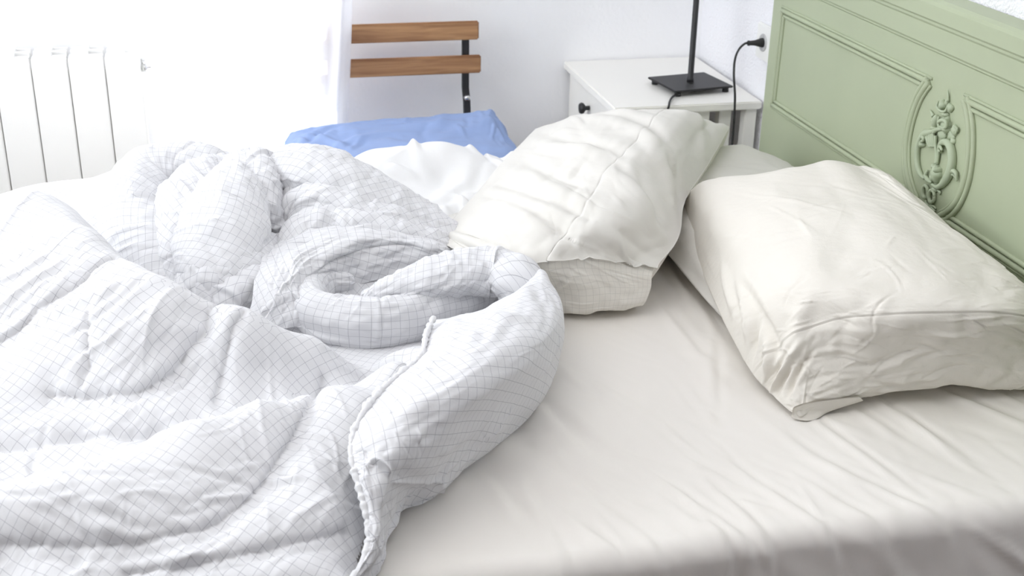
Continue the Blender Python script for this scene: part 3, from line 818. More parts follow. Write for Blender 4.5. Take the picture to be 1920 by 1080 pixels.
P2.append(back_row(P2, 0.03, 0.64))
def s2(D, du, dv, Lu, Lv):
    r = np.random.default_rng(5)
    for u, v, ang, L, w, a, b in [(.10, .50, 1.2, .06, .012, .010, 4), (.14, .42, 1.5, .06, .012, -.010, 0), (.08, .36, 1.0, .05, .010, .009, 3), (.12, .30, .6, .06, .010, .009, 0),
                                  (.16, .25, .7, .06, .010, -.009, 0), (.2, .33, 1.1, .07, .014, .006, 2), (.07, .58, 1.4, .05, .010, .008, 0), (.18, .52, 1.7, .05, .012, .006, 3),
                                  (.08, .44, .9, .04, .007, -.008, 3), (.05, .27, .5, .05, .008, .008, 0), (.24, .4, .9, .08, .014, .004, 0)]:
        stroke(D, du, dv, u * Lu, v * Lv, ang, L, w, a, b)
    for k in range(420):  # crumpled linen: many short sharp creases
        u, v = r.uniform(.02, .98), r.uniform(.03, .97)
        ang = r.normal(-.15, .5) if r.random() < .7 else r.uniform(0, PI)
        stroke(D, du, dv, u * Lu, v * Lv, ang, r.uniform(.012, .05), r.uniform(.0022, .0055), r.normal(.0003, .0017), r.normal(0, 4), sharp=True)
    for k in range(70):   # front band, crushed
        u, v = r.uniform(.05, 1), r.uniform(.08, .35)
        stroke(D, du, dv, u * Lu, v * Lv, r.uniform(-.9, 1.6), r.uniform(.02, .07), r.uniform(.005, .012), r.normal(0, .0022), r.normal(0, 3))
    stroke(D, du, dv, .36 * Lu, .72 * Lv, 2.35, .075, .004, .003, 0, True); stroke(D, du, dv, .34 * Lu, .66 * Lv, 2.0, .05, .004, .0025, 0, True)
    j = int(.375 * D.shape[1]); vv = np.arange(D.shape[1])
    D += (np.where(vv > j, .0012, -.0008))[None] * np.exp(-np.abs(vv - j) / 30.0)[None]     # the stitched hem steps down
V, F, uv, GT2 = pillow_shell(P2, 230, 300, s2, ZB + 0.003, seams=[([(0, .375), (1, .375)], .0011, .0020), ([(.12, .392), (1, .392)], .0006, .0008)], noise=.003, seed=31, xmax=1.19)
pil2 = empty('pillow', (0.98, 1.75, ZB))
tag(pil2, 'creased off white linen pillow propped against the headboard nearest the camera', 'pillow', 'pillows on the bed')
child_of(pil2, obj_np('pillowcase', V, F, M['linen'], pil2, uv))
# the turned lip of its open corner
lip = [[at(1484, 768, z=.588), at(1487, 757, z=.60), at(1515, 748, z=.604), at(1560, 742, z=.603), at(1605, 737, z=.603)],
       [at(1482, 775, z=.583), at(1490, 768, z=.588), at(1520, 763, z=.588), at(1558, 757, z=.588), at(1612, 741, z=.597)],
       [at(1496, 780, z=.580), at(1512, 781, z=.579), at(1530, 776, z=.579), at(1552, 764, z=.580), at(1614, 744, z=.590)]]
LG = net(lip, 16, 60) + np.array([-.002, -.012, .0]); n = 16 * 60
V = np.concatenate([LG.reshape(-1, 3), (LG + np.array([0.0, 0.003, 0.0])).reshape(-1, 3)])
F1 = grid_faces(16, 60)
child_of(pil2, obj_np('hem_lip', V, np.concatenate([F1, F1[:, ::-1] + n]), M['linen'], pil2, np.concatenate([LG.reshape(-1, 3)[:, [0, 2]]] * 2)))['label'] = 'open corner of the pillowcase hem'

# -- flat pillow underneath both
P3 = [[(x, y + dy, z) for x, dy, z in zip(xs3, (.02, .0, .0, .0, .0, .02), zs)] for y, xs3, zs in (
    (1.765, (.800, .835, .95, 1.08, 1.15, 1.18), (.586, .592, .592, .592, .592, .586)), (1.775, (.790, .832, .95, 1.08, 1.15, 1.185), (.592, .622, .63, .63, .62, .592)),
    (1.86, (.778, .825, .95, 1.08, 1.15, 1.185), (.604, .650, .668, .668, .65, .604)),
    (2.05, (.775, .825, .95, 1.08, 1.15, 1.185), (.612, .665, .69, .69, .67, .612)), (2.25, (.775, .83, .95, 1.08, 1.15, 1.185), (.612, .665, .69, .69, .67, .612)),
    (2.42, (.78, .83, .95, 1.08, 1.15, 1.185), (.60, .65, .678, .682, .655, .60)), (2.50, (.79, .83, .95, 1.08, 1.15, 1.18), (.585, .60, .60, .60, .60, .585)))]
def s3(D, du, dv, Lu, Lv):
    r = np.random.default_rng(8)
    for k in range(60): stroke(D, du, dv, r.uniform(0, 1) * Lu, r.uniform(0, 1) * Lv, r.uniform(0, PI), r.uniform(.03, .08), r.uniform(.005, .01), r.normal(0, .0015), r.normal(0, 3))
V, F, uv, _ = pillow_shell(P3, 90, 120, s3, ZB + 0.003, seed=51, xmax=1.188)
tag(obj_np('pillow', V, F, M['case'], uv=uv), 'flat white pillow mostly hidden under the two larger pillows', 'pillow', 'pillows on the bed')

# -- blue cushion on the chair
PB = [[(x + dx, y, z) for x, z in zip((.125, .145, .26, .42, .56, .648, .69), zs)] for y, dx, zs in (
    (2.66, 0, (.50, .505, .505, .505, .505, .50, .50)), (2.69, 0, (.51, .545, .56, .565, .565, .55, .51)), (2.76, 0, (.52, .578, .595, .598, .598, .582, .515)),
    (2.86, 0, (.522, .590, .606, .610, .612, .600, .515)), (2.93, -.004, (.522, .598, .615, .620, .624, .618, .515)), (2.975, -.008, (.52, .592, .614, .620, .624, .618, .515)),
    (3.0, -.012, (.51, .53, .54, .545, .55, .545, .51)))]
def sb(D, du, dv, Lu, Lv):
    r = np.random.default_rng(9)
    for u, v, a0, L, w, a in [(.25, .6, .9, .08, .012, -.008), (.28, .55, 2.2, .07, .010, .007), (.35, .5, .5, .08, .012, .006), (.22, .5, 1.8, .06, .012, .006), (.6, .7, 1.4, .10, .014, .004),
                              (.75, .6, .3, .12, .016, .004), (.85, .45, 1.9, .09, .012, -.006), (.5, .4, 2.6, .10, .014, .005), (.8, .75, 1.1, .08, .012, .004)]:
        stroke(D, du, dv, u * Lu, v * Lv, a0, L, w, a, r.normal(0, 2))
    for k in range(90): stroke(D, du, dv, r.uniform(0, 1) * Lu, r.uniform(0, 1) * Lv, r.normal(1.2, .7), r.uniform(.02, .07), r.uniform(.004, .009), r.normal(0, .0018), r.normal(0, 3))
V, F, uv, _ = pillow_shell(PB, 150, 130, sb, 0.459, seed=61)
tag(obj_np('seat_cushion', V, F, M['blue'], uv=uv), 'plump blue cushion with creases lying on the chair seat', 'cushion')

# ------------------------------------------------------------------ curtain
sheer, nt, b = new_mat('sheer_voile')
nt.nodes.remove(b)
df = nt.nodes.new('ShaderNodeBsdfDiffuse'); df.inputs['Color'].default_value = (0.9, 0.9, 0.93, 1)
tl = nt.nodes.new('ShaderNodeBsdfTranslucent'); tl.inputs['Color'].default_value = (0.9, 0.9, 0.93, 1)
tr = nt.nodes.new('ShaderNodeBsdfTransparent')
m1 = nt.nodes.new('ShaderNodeMixShader'); m1.inputs[0].default_value = 0.40
m2 = nt.nodes.new('ShaderNodeMixShader'); m2.inputs[0].default_value = 0.05
nt.links.new(df.outputs[0], m1.inputs[1]); nt.links.new(tl.outputs[0], m1.inputs[2]); nt.links.new(m1.outputs[0], m2.inputs[1]); nt.links.new(tr.outputs[0], m2.inputs[2])
tc_ = nt.nodes.new('ShaderNodeTexCoord'); sx_ = nt.nodes.new('ShaderNodeSeparateXYZ'); mr_ = nt.nodes.new('ShaderNodeMapRange')
nt.links.new(tc_.outputs['UV'], sx_.inputs[0]); nt.links.new(sx_.outputs['X'], mr_.inputs['Value'])     # gathered, so denser, towards one side
mr_.inputs['From Min'].default_value = 0.08; mr_.inputs['From Max'].default_value = 0.27; mr_.inputs['To Min'].default_value = 0.40; mr_.inputs['To Max'].default_value = 0.0
nt.links.new(mr_.outputs['Result'], m2.inputs[0])
nt.links.new(m2.outputs[0], nt.nodes['Material Output'].inputs['Surface'])
nu, nv = 240, 150
U = np.linspace(0, 1, nu)[:, None]; T = np.linspace(0, 1, nv)[None]
zbot = np.interp(U, [0, .55, .66, 1], [.06, .3, .572, .575])
Z = 2.35 + (zbot - 2.35) * T
drop = np.clip((1.15 - Z) / 0.55, 0, 1)
Xc = -0.165 + (0.318 + 0.165) * U ** 0.85
Xc = Xc - drop ** 1.4 * (0.026 * U ** 4 + 0.055 * np.exp(-((U - .70) / .2) ** 2))
ph = 2 * PI * (1.0 * U + 3.2 * U ** 2.4)
Yc = 3.03 + (0.005 + 0.015 * U) * np.sin(ph + 1.1 * drop) + 0.003 * np.sin(2.1 * ph + 1 + drop) * U - drop * 0.004 * U
G = np.stack(np.broadcast_arrays(Xc, Yc, Z), -1)
lu, lv = arc_uv(G)
tag(obj_np('curtain', G.reshape(-1, 3), grid_faces(nu, nv), sheer, uv=np.stack(np.broadcast_arrays(lu[:, None], lv[None]), -1).reshape(-1, 2)),
    'sheer white curtain hanging over the bright balcony door beside the folding chair', 'curtain')
o = lathe('curtain_rod', [(0, -0.3), (0.009, -0.3), (0.009, 0.5), (0, 0.5)], M['white'], None, seg=16, axis='X', loc=(0, 3.03, 2.36)); tag(o, 'thin white rod holding the sheer curtain', 'curtain rod')
for x in (-0.27, 0.45):
    box('bracket', (x - 0.008, 3.03, 2.352), (x + 0.008, YB, 2.368), M['white'], o)

# ------------------------------------------------------------------ the duvet
# crests, hollows and slopes of the heaped quilt: photo position and height above the floor
CTRL = """
0 917 .712; 150 862 .717; 350 788 .717; 480 745 .715; 600 710 .708; 730 675 .698; 800 655 .68
0 990 .688; 200 945 .697; 400 875 .698; 520 815 .700; 620 765 .696; 700 730 .69
0 1033 .660; 150 1028 .662; 250 1022 .664; 400 985 .668; 500 895 .680; 560 800 .692
0 1062 .652; 200 1052 .655; 330 1040 .660; 480 985 .668; 560 920 .672; 630 860 .668; 650 960 .650
120 1076 .645; 330 1075 .645; 500 1032 .646; 600 1012 .642; 660 1000 .632; 560 1062 .638; 640 1050 .622
0 838 .675; 60 832 .675; 150 815 .672; 250 811 .668; 300 806 .668
100 800 .686; 200 790 .688; 330 770 .682; 400 755 .678; 520 725 .668; 640 695 .655
0 745 .700; 93 741 .697; 176 750 .693; 259 737 .695; 330 690 .702; 391 610 .735
0 386 .796; 40 375 .801; 80 371 .803; 115 381 .804; 150 406 .804; 190 440 .803; 250 482 .802; 330 525 .79; 400 559 .772; 470 588 .752; 600 630 .705; 725 663 .665
0 450 .795; 60 470 .794; 120 500 .792; 200 530 .79; 280 560 .778; 0 540 .772; 60 560 .770; 150 580 .768; 250 600 .766; 330 600 .760
0 640 .732; 100 660 .732; 200 670 .730; 300 660 .730; 0 700 .714; 100 715 .71; 220 712 .712
420 600 .755; 440 640 .732; 500 650 .712; 420 690 .70; 560 680 .680; 500 700 .676; 640 672 .663
200 430 .685; 212 375 .715; 235 328 .735; 260 308 .750; 300 300 .758; 350 297 .76; 410 296 .76
260 400 .68; 300 440 .655; 330 400 .68; 350 350 .71; 345 500 .635; 430 360 .715; 430 430 .685; 400 500 .65; 470 440 .66
480 320 .73; 515 450 .625; 540 310 .745; 600 315 .745; 650 340 .73; 700 370 .71; 750 400 .69; 800 425 .67; 830 440 .655
560 390 .70; 640 390 .70; 620 440 .675; 700 430 .67; 780 450 .65; 480 520 .640; 420 560 .63; 505 545 .655; 530 520 .678; 545 560 .655; 520 600 .625; 580 480 .703; 560 505 .688; 620 462 .708
648 462 .695; 700 455 .690; 741 452 .685; 815 472 .668; 640 520 .635; 700 500 .640; 770 490 .64; 640 535 .625; 685 545 .628; 548 550 .645
0 368 .662; 40 362 .67; 80 345 .682; 150 342 .682; 214 322 .705; 280 295 .742; 350 283 .762; 430 281 .765; 160 375 .665; 60 385 .655
"""
pts = []
for ln in CTRL.strip().splitlines():
    for t in ln.split(';'):
        a, b_, z = (float(q) for q in t.split()); pts.append(tuple(at(a, b_, z=z)))
def behind(px, py, z, dy, z2, dx=0.0):
    p = at(px, py, z=z); pts.append((p[0] + dx, p[1] + dy, z2))
for a in ((0, 917, .712, .10, .655), (150, 862, .717, .09, .65), (350, 788, .717, .07, .645), (480, 745, .715, .07, .645), (600, 710, .708, .07, .63), (730, 675, .698, .07, .60),
          (0, 372, .80, .14, .70), (80, 371, .802, .14, .69), (130, 393, .803, .12, .68), (250, 482, .802, .12, .665), (400, 559, .772, .11, .64), (470, 588, .752, .10, .635), (600, 630, .705, .08, .625), (725, 663, .665, .06, .60),
          (648, 462, .695, .07, .69), (700, 455, .690, .07, .68), (741, 452, .685, .07, .67), (580, 480, .703, .09, .69), (620, 462, .708, .08, .70), (300, 300, .758, .08, .74), (410, 296, .76, .08, .74), (540, 310, .745, .14, .68), (650, 340, .73, .12, .64), (750, 400, .69, .09, .60), (830, 440, .655, .07, .58)):
    behind(*a)
# hanging over the near edge, the foot end and the far side (outside the frame)
for x in np.linspace(-.66, .10, 8):
    pts += [(x, 1.185, .640 - max(0, x) * .3), (x, 1.15, .59), (x, 1.12, .50)]
for y, z in ((1.3, .69), (1.5, .70), (1.7, .75), (1.9, .77), (2.1, .68), (2.3, .65)):
    pts += [(-.48, y, z), (-.66, y, z - .03)]
for x, z in ((-.6, .61), (-.4, .61), (-.2, .64), (0, .65), (.15, .60)):
    pts += [(x, 2.545, z), (x, 2.60, z - .06)]
# under the rolled-back edge the quilt thins out to the sheet
for px, py, z in ((700, 640, .602), (770, 620, .60), (860, 600, .60), (640, 600, .61), (600, 570, .62), (930, 600, .59), (950, 560, .59), (880, 540, .60), (800, 540, .62), (760, 520, .62), (850, 490, .62),
                  (900, 678, .62), (831, 745, .645), (762, 810, .650), (728, 860, .640), (700, 918, .630), (690, 970, .615), (680, 1022, .605), (660, 1075, .60)):
    pts.append(tuple(at(px, py, z=z)))
for px, py in ((700, 1080), (740, 985), (775, 920), (900, 815), (1000, 720), (1045, 680), (1050, 600), (1010, 520), (900, 480)):
    p = at(px, py, z=.578); pts += [(p[0], p[1], .565), (p[0] + .06, p[1] - .01, .545)]
pts = np.array(pts)
fit = tps_fit(pts[:, :2], pts[:, 2:3] - 0.6, 3e-4)
DX0, DX1, DY0, DY1, DS = -0.62, 0.62, 1.115, 2.60, 0.0024
nx, ny = int((DX1 - DX0) / DS) + 1, int((DY1 - DY0) / DS) + 1
cxg, cyg = np.linspace(DX0, DX1, nx // 4), np.linspace(DY0, DY1, ny // 4)
Q = np.stack(np.meshgrid(cxg, cyg, indexing='ij'), -1)
Hc = tps_eval(fit, Q.reshape(-1, 2))[:, 0].reshape(len(cxg), len(cyg)) + 0.6
H = smooth2(bilin(Hc, nx, ny), 6)
xs, ys = np.linspace(DX0, DX1, nx), np.linspace(DY0, DY1, ny)
dxs, dys = xs[1] - xs[0], ys[1] - ys[0]

def hit(px, py):
    """where the sight line of a photo pixel meets the quilt, in grid metres"""
    d = CAM_R @ np.array([(px - CX) / F_PX, -(py - CY) / F_PX, -1.0])
    ts = np.linspace(0.75, 3.2, 1600); P = CAM_C + ts[:, None] * d
    i = np.clip(((P[:, 0] - DX0) / dxs), 0, nx - 1).astype(int); j = np.clip(((P[:, 1] - DY0) / dys), 0, ny - 1).astype(int)
    k = np.nonzero(P[:, 2] < np.maximum(H[i, j], ZB))[0]
    p = P[k[0]] if len(k) else P[-1]
    return p[0] - DX0, p[1] - DY0

VAL = np.zeros((nx, ny))
def valley(px, w, depth):
    g = np.array([hit(*p) for p in px])
    g = catmull(np.c_[g, np.zeros(len(g))], 50)[:, :2]
    groove(VAL, dxs, dys, g, w, depth)
for px, w, d in (
    ([(0, 826), (60, 820), (150, 806), (230, 800), (300, 793)], .013, .022),
    ([(93, 741), (176, 750), (259, 737), (305, 709), (343, 677), (380, 630), (391, 593), (412, 568)], .018, .014),
    ([(458, 586), (435, 630), (425, 670), (417, 704), (405, 751)], .016, .012),
    ([(0, 640), (46, 612), (70, 584), (110, 555), (153, 528), (176, 503), (215, 480)], .018, .013),
    ([(0, 1035), (100, 1032), (190, 1030), (250, 1022), (330, 1005), (400, 985), (460, 940), (505, 892), (540, 840), (562, 800), (582, 755), (605, 712)], .018, .016),
    ([(230, 1078), (330, 1066), (420, 1052), (520, 1030), (600, 1012), (655, 1002)], .016, .014)):
    valley(px, w, d)
H = H + VAL
floor_h = np.where((xs[:, None] < .04) | ((xs[:, None] < .26) & (ys[None] > 1.70)), .604, .5)
H = np.where(ys[None] > 1.2, np.maximum(H, floor_h), H)
H = smooth2(H, 2)
D = np.zeros((nx, ny))
def crease(p, q, w, amp, bend=0.0, sharp=True):
    a = np.array(hit(*p)); b = np.array(hit(*q)); d = b - a; L = np.hypot(*d)
    if L < .004 or L > .35 or L > 2.2 * math.dist(p, q) * .0009: return
    c = (a + b) / 2
    stroke(D, dxs, dys, c[0], c[1], math.atan2(d[1], d[0]), L / 2 * 1.1, w, amp, bend, sharp)
def seam(px, w=.006, depth=.010, pucker=True):
    g = np.array([hit(*p) for p in px]); g = catmull(np.c_[g, np.zeros(len(g))], 60)[:, :2]
    g = g + np.random.default_rng(len(px)).normal(0, .0008, g.shape)
    groove(D, dxs, dys, g, w, depth); groove(D, dxs, dys, g, .002, .004)
    if pucker:
        r = np.random.default_rng(int(px[0][0] + px[0][1]))
        T = np.gradient(g, axis=0)
        for k in range(int(np.hypot(*np.diff(g, axis=0).T).sum() / .006)):
            i = r.integers(0, len(g)); a = math.atan2(T[i, 1], T[i, 0]) + PI / 2 + r.normal(0, .35)
            s = r.choice([-1, 1]) * r.uniform(.008, .025)
            stroke(D, dxs, dys, g[i, 0] + s * math.cos(a), g[i, 1] + s * math.sin(a), a, r.uniform(.008, .022), r.uniform(.002, .004), r.normal(.0002, .0011), r.normal(0, 6), True)
# quilting seams
seam([(93, 741), (176, 750), (259, 737), (305, 709), (343, 677), (380, 630), (391, 593), (412, 568)], .004, .005)
seam([(458, 586), (435, 630), (425, 670), (417, 704), (405, 751)], .004, .004)
seam([(0, 640), (46, 612), (70, 584), (110, 555), (153, 528), (176, 503), (215, 480)], .004, .005)
seam([(165, 584), (163, 640), (165, 690), (153, 718)], .004, .004)
seam([(0, 1035), (100, 1032), (190, 1030), (250, 1022), (330, 1005), (400, 985), (460, 940), (505, 892), (540, 840), (562, 800), (582, 755), (605, 712)], .004, .005)
seam([(230, 1078), (330, 1066), (420, 1052), (520, 1030), (600, 1012), (655, 1002)], .004, .004)
seam([(640, 500), (690, 480), (745, 458), (800, 462)], .004, .005)
# creases fanning across each fold
r = np.random.default_rng(12)
def fan(n, x0, x1, y0, y1, ang, spread, l0, l1, w0, w1, amp, inside=None):
    for k in range(n):
        x, y = r.uniform(x0, x1), r.uniform(y0, y1)
        if inside and not inside(x, y): continue
        a = ang + r.normal(0, spread); L = r.uniform(l0, l1)
        dx, dy = math.cos(a) * L / 2, -math.sin(a) * L / 2
        crease((x - dx, y - dy), (x + dx, y + dy), r.uniform(w0, w1), r.normal(amp * .25, amp), r.normal(0, 3), r.random() < .7)
R_ = math.radians
fan(85, 0, 300, 390, 600, R_(33), .12, 110, 300, .004, .010, .0030, lambda x, y: y > 380 + (x - 130) * .75)
fan(40, 150, 420, 520, 700, R_(45), .16, 70, 200, .004, .009, .0024)
fan(30, 0, 400, 600, 740, R_(40), .3, 60, 150, .004, .009, .0016)
fan(70, 30, 420, 880, 1010, R_(-22), .3, 60, 190, .0035, .008, .0021)
fan(70, 380, 660, 740, 960, R_(-35), .55, 50, 150, .0035, .008, .0021)
fan(40, 300, 680, 940, 1070, R_(18), .35, 50, 140, .004, .008, .0017)
fan(30, 0, 300, 750, 830, R_(10), .4, 40, 120, .004, .007, .0013)
fan(25, 430, 720, 620, 720, R_(-20), .4, 40, 100, .003, .006, .0010)
fan(70, 500, 640, 430, 590, R_(42), .22, 40, 130, .0025, .005, .0020)
fan(50, 620, 800, 430, 480, R_(20), .25, 40, 110, .0025, .005, .0016)
fan(25, 0, 400, 1030, 1078, R_(20), .4, 50, 120, .004, .008, .0016)
D += .0025 * noise2(nx, ny, 16, 20, 91) + .0008 * noise2(nx, ny, 45, 55, 92)
G = np.stack(np.broadcast_arrays(xs[:, None], ys[None], H), -1)
N = vnormals(G); N *= np.sign(N[..., 2:3])
G = G + N * D[..., None]
# flattened cloth coordinates so the woven checks keep their size on the slopes
def flatten(G, m=4, it=400, init=None):
    C = bilin(G, max(G.shape[0] // m, 3), max(G.shape[1] // m, 3)); P = C[..., :2].copy() if init is None else bilin(init, *C.shape[:2]).copy()
    lu = np.linalg.norm(np.diff(C, axis=0), axis=2); lv = np.linalg.norm(np.diff(C, axis=1), axis=2)
    ld = np.linalg.norm(C[1:, 1:] - C[:-1, :-1], axis=2); le = np.linalg.norm(C[1:, :-1] - C[:-1, 1:], axis=2)
    for _ in range(it):
        A = np.zeros_like(P); W = np.zeros(P.shape[:2] + (1,))
        for (sa, sb, l, w) in (((slice(1, None), slice(None)), (slice(None, -1), slice(None)), lu, 1.0), ((slice(None), slice(1, None)), (slice(None), slice(None, -1)), lv, 1.0),
                               ((slice(1, None), slice(1, None)), (slice(None, -1), slice(None, -1)), ld, .5), ((slice(1, None), slice(None, -1)), (slice(None, -1), slice(1, None)), le, .5)):
            d = P[sa] - P[sb]; n = np.linalg.norm(d, axis=2) + 1e-9
            c = (d * ((n - l) / n)[..., None]) * .5 * w
            A[sa] -= c; A[sb] += c; W[sa] += w; W[sb] += w
        P += 1.2 * A / W
    return bilin(P, *G.shape[:2])
uvD = flatten(np.stack(np.broadcast_arrays(xs[:, None], ys[None], smooth2(H, 4)), -1))
ca, sa = math.cos(R_(38)), math.sin(R_(38))
uvD = np.stack([uvD[..., 0] * ca - uvD[..., 1] * sa, uvD[..., 0] * sa + uvD[..., 1] * ca], -1)
FD = grid_faces(nx, ny)
zf = G[..., 2].ravel()[FD].max(1); yf = G[..., 1].ravel()[FD].mean(1)
BND = np.array([at(q_[0], q_[1], z=q_[2]) for q_ in ((690, 1075, .578), (728, 985, .578), (756, 925, .578), (868, 815, .60), (960, 735, .62), (1010, 680, .64), (1000, 530, .62), (900, 480, .62), (850, 455, .62))])
BND = np.concatenate([[[.10, 1.0, 0], [.11, 1.18, 0]], BND, [[.40, 2.2, 0], [.36, 2.6, 0]]]); BND = BND[np.argsort(BND[:, 1])]
xf = G[..., 0].ravel()[FD].mean(1)
FD = FD[((zf > ZB + .002) | (yf < 1.21)) & (xf < np.interp(yf, BND[:, 1], BND[:, 0]) - .012)]
G[..., 2] = np.where(G[..., 1] > BY0 + .035, np.maximum(G[..., 2], ZB + .0015), G[..., 2])
parts_V, parts_F, parts_UV = [G.reshape(-1, 3)], [FD], [uvD.reshape(-1, 2)]
nV = nx * ny
def add_part(V, F, uv):
    global nV
    parts_V.append(V); parts_F.append(F + nV); parts_UV.append(uv); nV += len(V)

def roll(stations, n, seg, strokes, seed, uv_rot=0.0, twist=0.0):
    """a thick fold of quilt: (px, py, z, half width, half height) stations swept into a padded tube"""
    S = np.array([tuple(at(a, b_, z=z)) + (w, h) for a, b_, z, w, h in stations])
    def cap(e, i):      # rounded, closed ends
        d = e[:3] - i[:3]; d = d / (np.linalg.norm(d) + 1e-9); w = min(e[3], e[4])
        return [np.r_[e[:3] + d * w * .55, e[3:] * .75], np.r_[e[:3] + d * w * .85, e[3:] * .42], np.r_[e[:3] + d * w * .95, e[3:] * .04]]
    S = np.array(cap(S[0], S[1])[::-1] + list(S) + cap(S[-1], S[-2]))
    C = catmull(S, n); P = C[:, :3]; wd, ht = C[:, 3], C[:, 4]
    T, Sd, U = frames(P)
    th = np.linspace(0, 2 * PI, seg)
    V = P[:, None] + (wd[:, None] * np.cos(th)[None])[..., None] * Sd[:, None] + (ht[:, None] * np.sin(th)[None])[..., None] * U[:, None]
    L = np.concatenate([[0], np.cumsum(np.linalg.norm(np.diff(P, axis=0), axis=1))])
    per = 2 * PI * np.sqrt((wd ** 2 + ht ** 2) / 2)
    c = th / (2 * PI)
    pm = per.max()
    Dp = np.zeros((n, seg)); du, dv = L[-1] / (n - 1), pm / (seg - 1)
    strokes(Dp, du, dv, L[-1], pm)
    Dp += .002 * noise2(n, seg, 12, 9, seed) + .001 * noise2(n, seg, 34, 26, seed + 1)
    Dp[:, -1] = Dp[:, 0] = (Dp[:, 0] + Dp[:, -1]) / 2
    Nn = np.cos(th)[None, :, None] * Sd[:, None] + np.sin(th)[None, :, None] * U[:, None]
    V = V + Nn * Dp[..., None]
    uu = np.broadcast_to(L[:, None], (n, seg)); vv = (c[None] - .5) * per[:, None]
    k, s = math.cos(uv_rot), math.sin(uv_rot)
    add_part(V.reshape(-1, 3), grid_faces(n, seg), np.stack([uu * k - vv * s, uu * s + vv * k], -1).reshape(-1, 2))
    return P, Sd, U, wd, ht
def pleats(n, ang, spread, l0, l1, w0, w1, amp, seed):
    def f(Dp, du, dv, L, pm):
        q = np.random.default_rng(seed)
        for k in range(n):
            stroke(Dp, du, dv, q.uniform(0, L), q.uniform(.05, .55) * pm, ang + q.normal(0, spread), q.uniform(l0, l1), q.uniform(w0, w1), q.normal(amp * .2, amp), q.normal(0, 4), q.random() < .6)
    return f
# the big folded-back roll
DBG = []
def slab(rows, nu, nv, strokes, seed, uv_rot):
    """open padded fold given by its cross-sections (left edge to right foot), seen from above"""
    G = net(np.swapaxes(np.array(rows), 0, 1), nu, nv)
    lu = np.concatenate([np.zeros((1, nv)), np.cumsum(np.linalg.norm(np.diff(G, axis=0), axis=2), axis=0)])
    lu = lu - lu[nu // 2][None]
    lv = np.concatenate([[0], np.cumsum(np.linalg.norm(np.diff(G[nu // 2], axis=0), axis=1))])
    W = np.ptp(lu, axis=0).max(); du, dv = W / (nu - 1), lv[-1] / (nv - 1)
    Dp = np.zeros((nu, nv)); strokes(Dp, du, dv, W, lv[-1])
    Dp += .0025 * noise2(nu, nv, 8, 14, seed) + .001 * noise2(nu, nv, 22, 34, seed + 1)
    e = np.minimum(np.linspace(0, 1, nu), np.linspace(1, 0, nu))[:, None]
    N = vnormals(G); N *= np.sign(N[nu // 2, nv // 3, 2])
    G = G + N * (Dp * np.clip(e * 12, .15, 1))[..., None]
    k, s_ = math.cos(uv_rot), math.sin(uv_rot)
    vv = np.broadcast_to(lv[None], (nu, nv))
    G0 = net(np.swapaxes(np.array(rows), 0, 1), nu, nv)
    f2 = flatten(G0, 5, 900, flatten(G0, 16, 900, np.stack([lu, vv], -1))) * .85
    DBG.append((G0, f2))
    add_part(G.reshape(-1, 3), grid_faces(nu, nv), np.stack([f2[..., 0] * k - f2[..., 1] * s_, f2[..., 0] * s_ + f2[..., 1] * k], -1).reshape(-1, 2))
    return G
R2 = px_net([
    [(818, 600, .690), (860, 592, .705), (925, 573, .710), (985, 535, .712), (1014, 503, .700)],
    [(806, 620, .722), (858, 606, .742), (930, 592, .748), (1000, 562, .738), (1040, 546, .708)],
    [(791, 662, .720), (846, 648, .748), (920, 640, .755), (1000, 625, .738), (1050, 606, .702)],
    [(722, 725, .716), (790, 710, .742), (870, 703, .748), (955, 696, .728), (1018, 684, .686)],
    [(669, 792, .710), (730, 774, .730), (800, 767, .735), (875, 766, .713), (942, 762, .666)],
    [(657, 832, .704), (705, 820, .718), (765, 817, .717), (825, 822, .692), (876, 825, .645)],
    [(660, 868, .694), (697, 859, .705), (742, 862, .700), (784, 874, .672), (818, 886, .628)],
    [(669, 900, .682), (690, 896, .690), (717, 899, .685), (742, 910, .660), (763, 921, .612)],
    [(686, 957, .660), (700, 953, .667), (713, 955, .660), (724, 963, .636), (734, 972, .602)],
    [(691, 1010, .640), (700, 1007, .645), (709, 1009, .638), (715, 1015, .618), (721, 1022, .592)],
    [(684, 1045, .628), (690, 1044, .632), (698, 1046, .625), (703, 1052, .608), (708, 1057, .588)],
    [(652, 1088, .615), (660, 1087, .618), (668, 1090, .612), (674, 1095, .600), (681, 1100, .584)]])
top = [[p[0] + .004, p[1] + dy, z] for p, dy, z in zip(R2[0], (.012, .028, .034, .034, .024), (.655, .650, .650, .655, .655))]
R2.insert(0, top)
for rw in R2:      # the far side rolls down to the sheet out of sight
    l = np.array(rw[-1]); h = max(l[2] - ZB, .004)
    rw.append(l + np.array([.12 * h, .30 * h, -.45 * h])); rw.append(np.array([l[0] + .02 * h, l[1] + .42 * h, ZB + .10 * h])); rw.append(np.array([l[0] - .25 * h, l[1] + .25 * h, ZB + .001]))
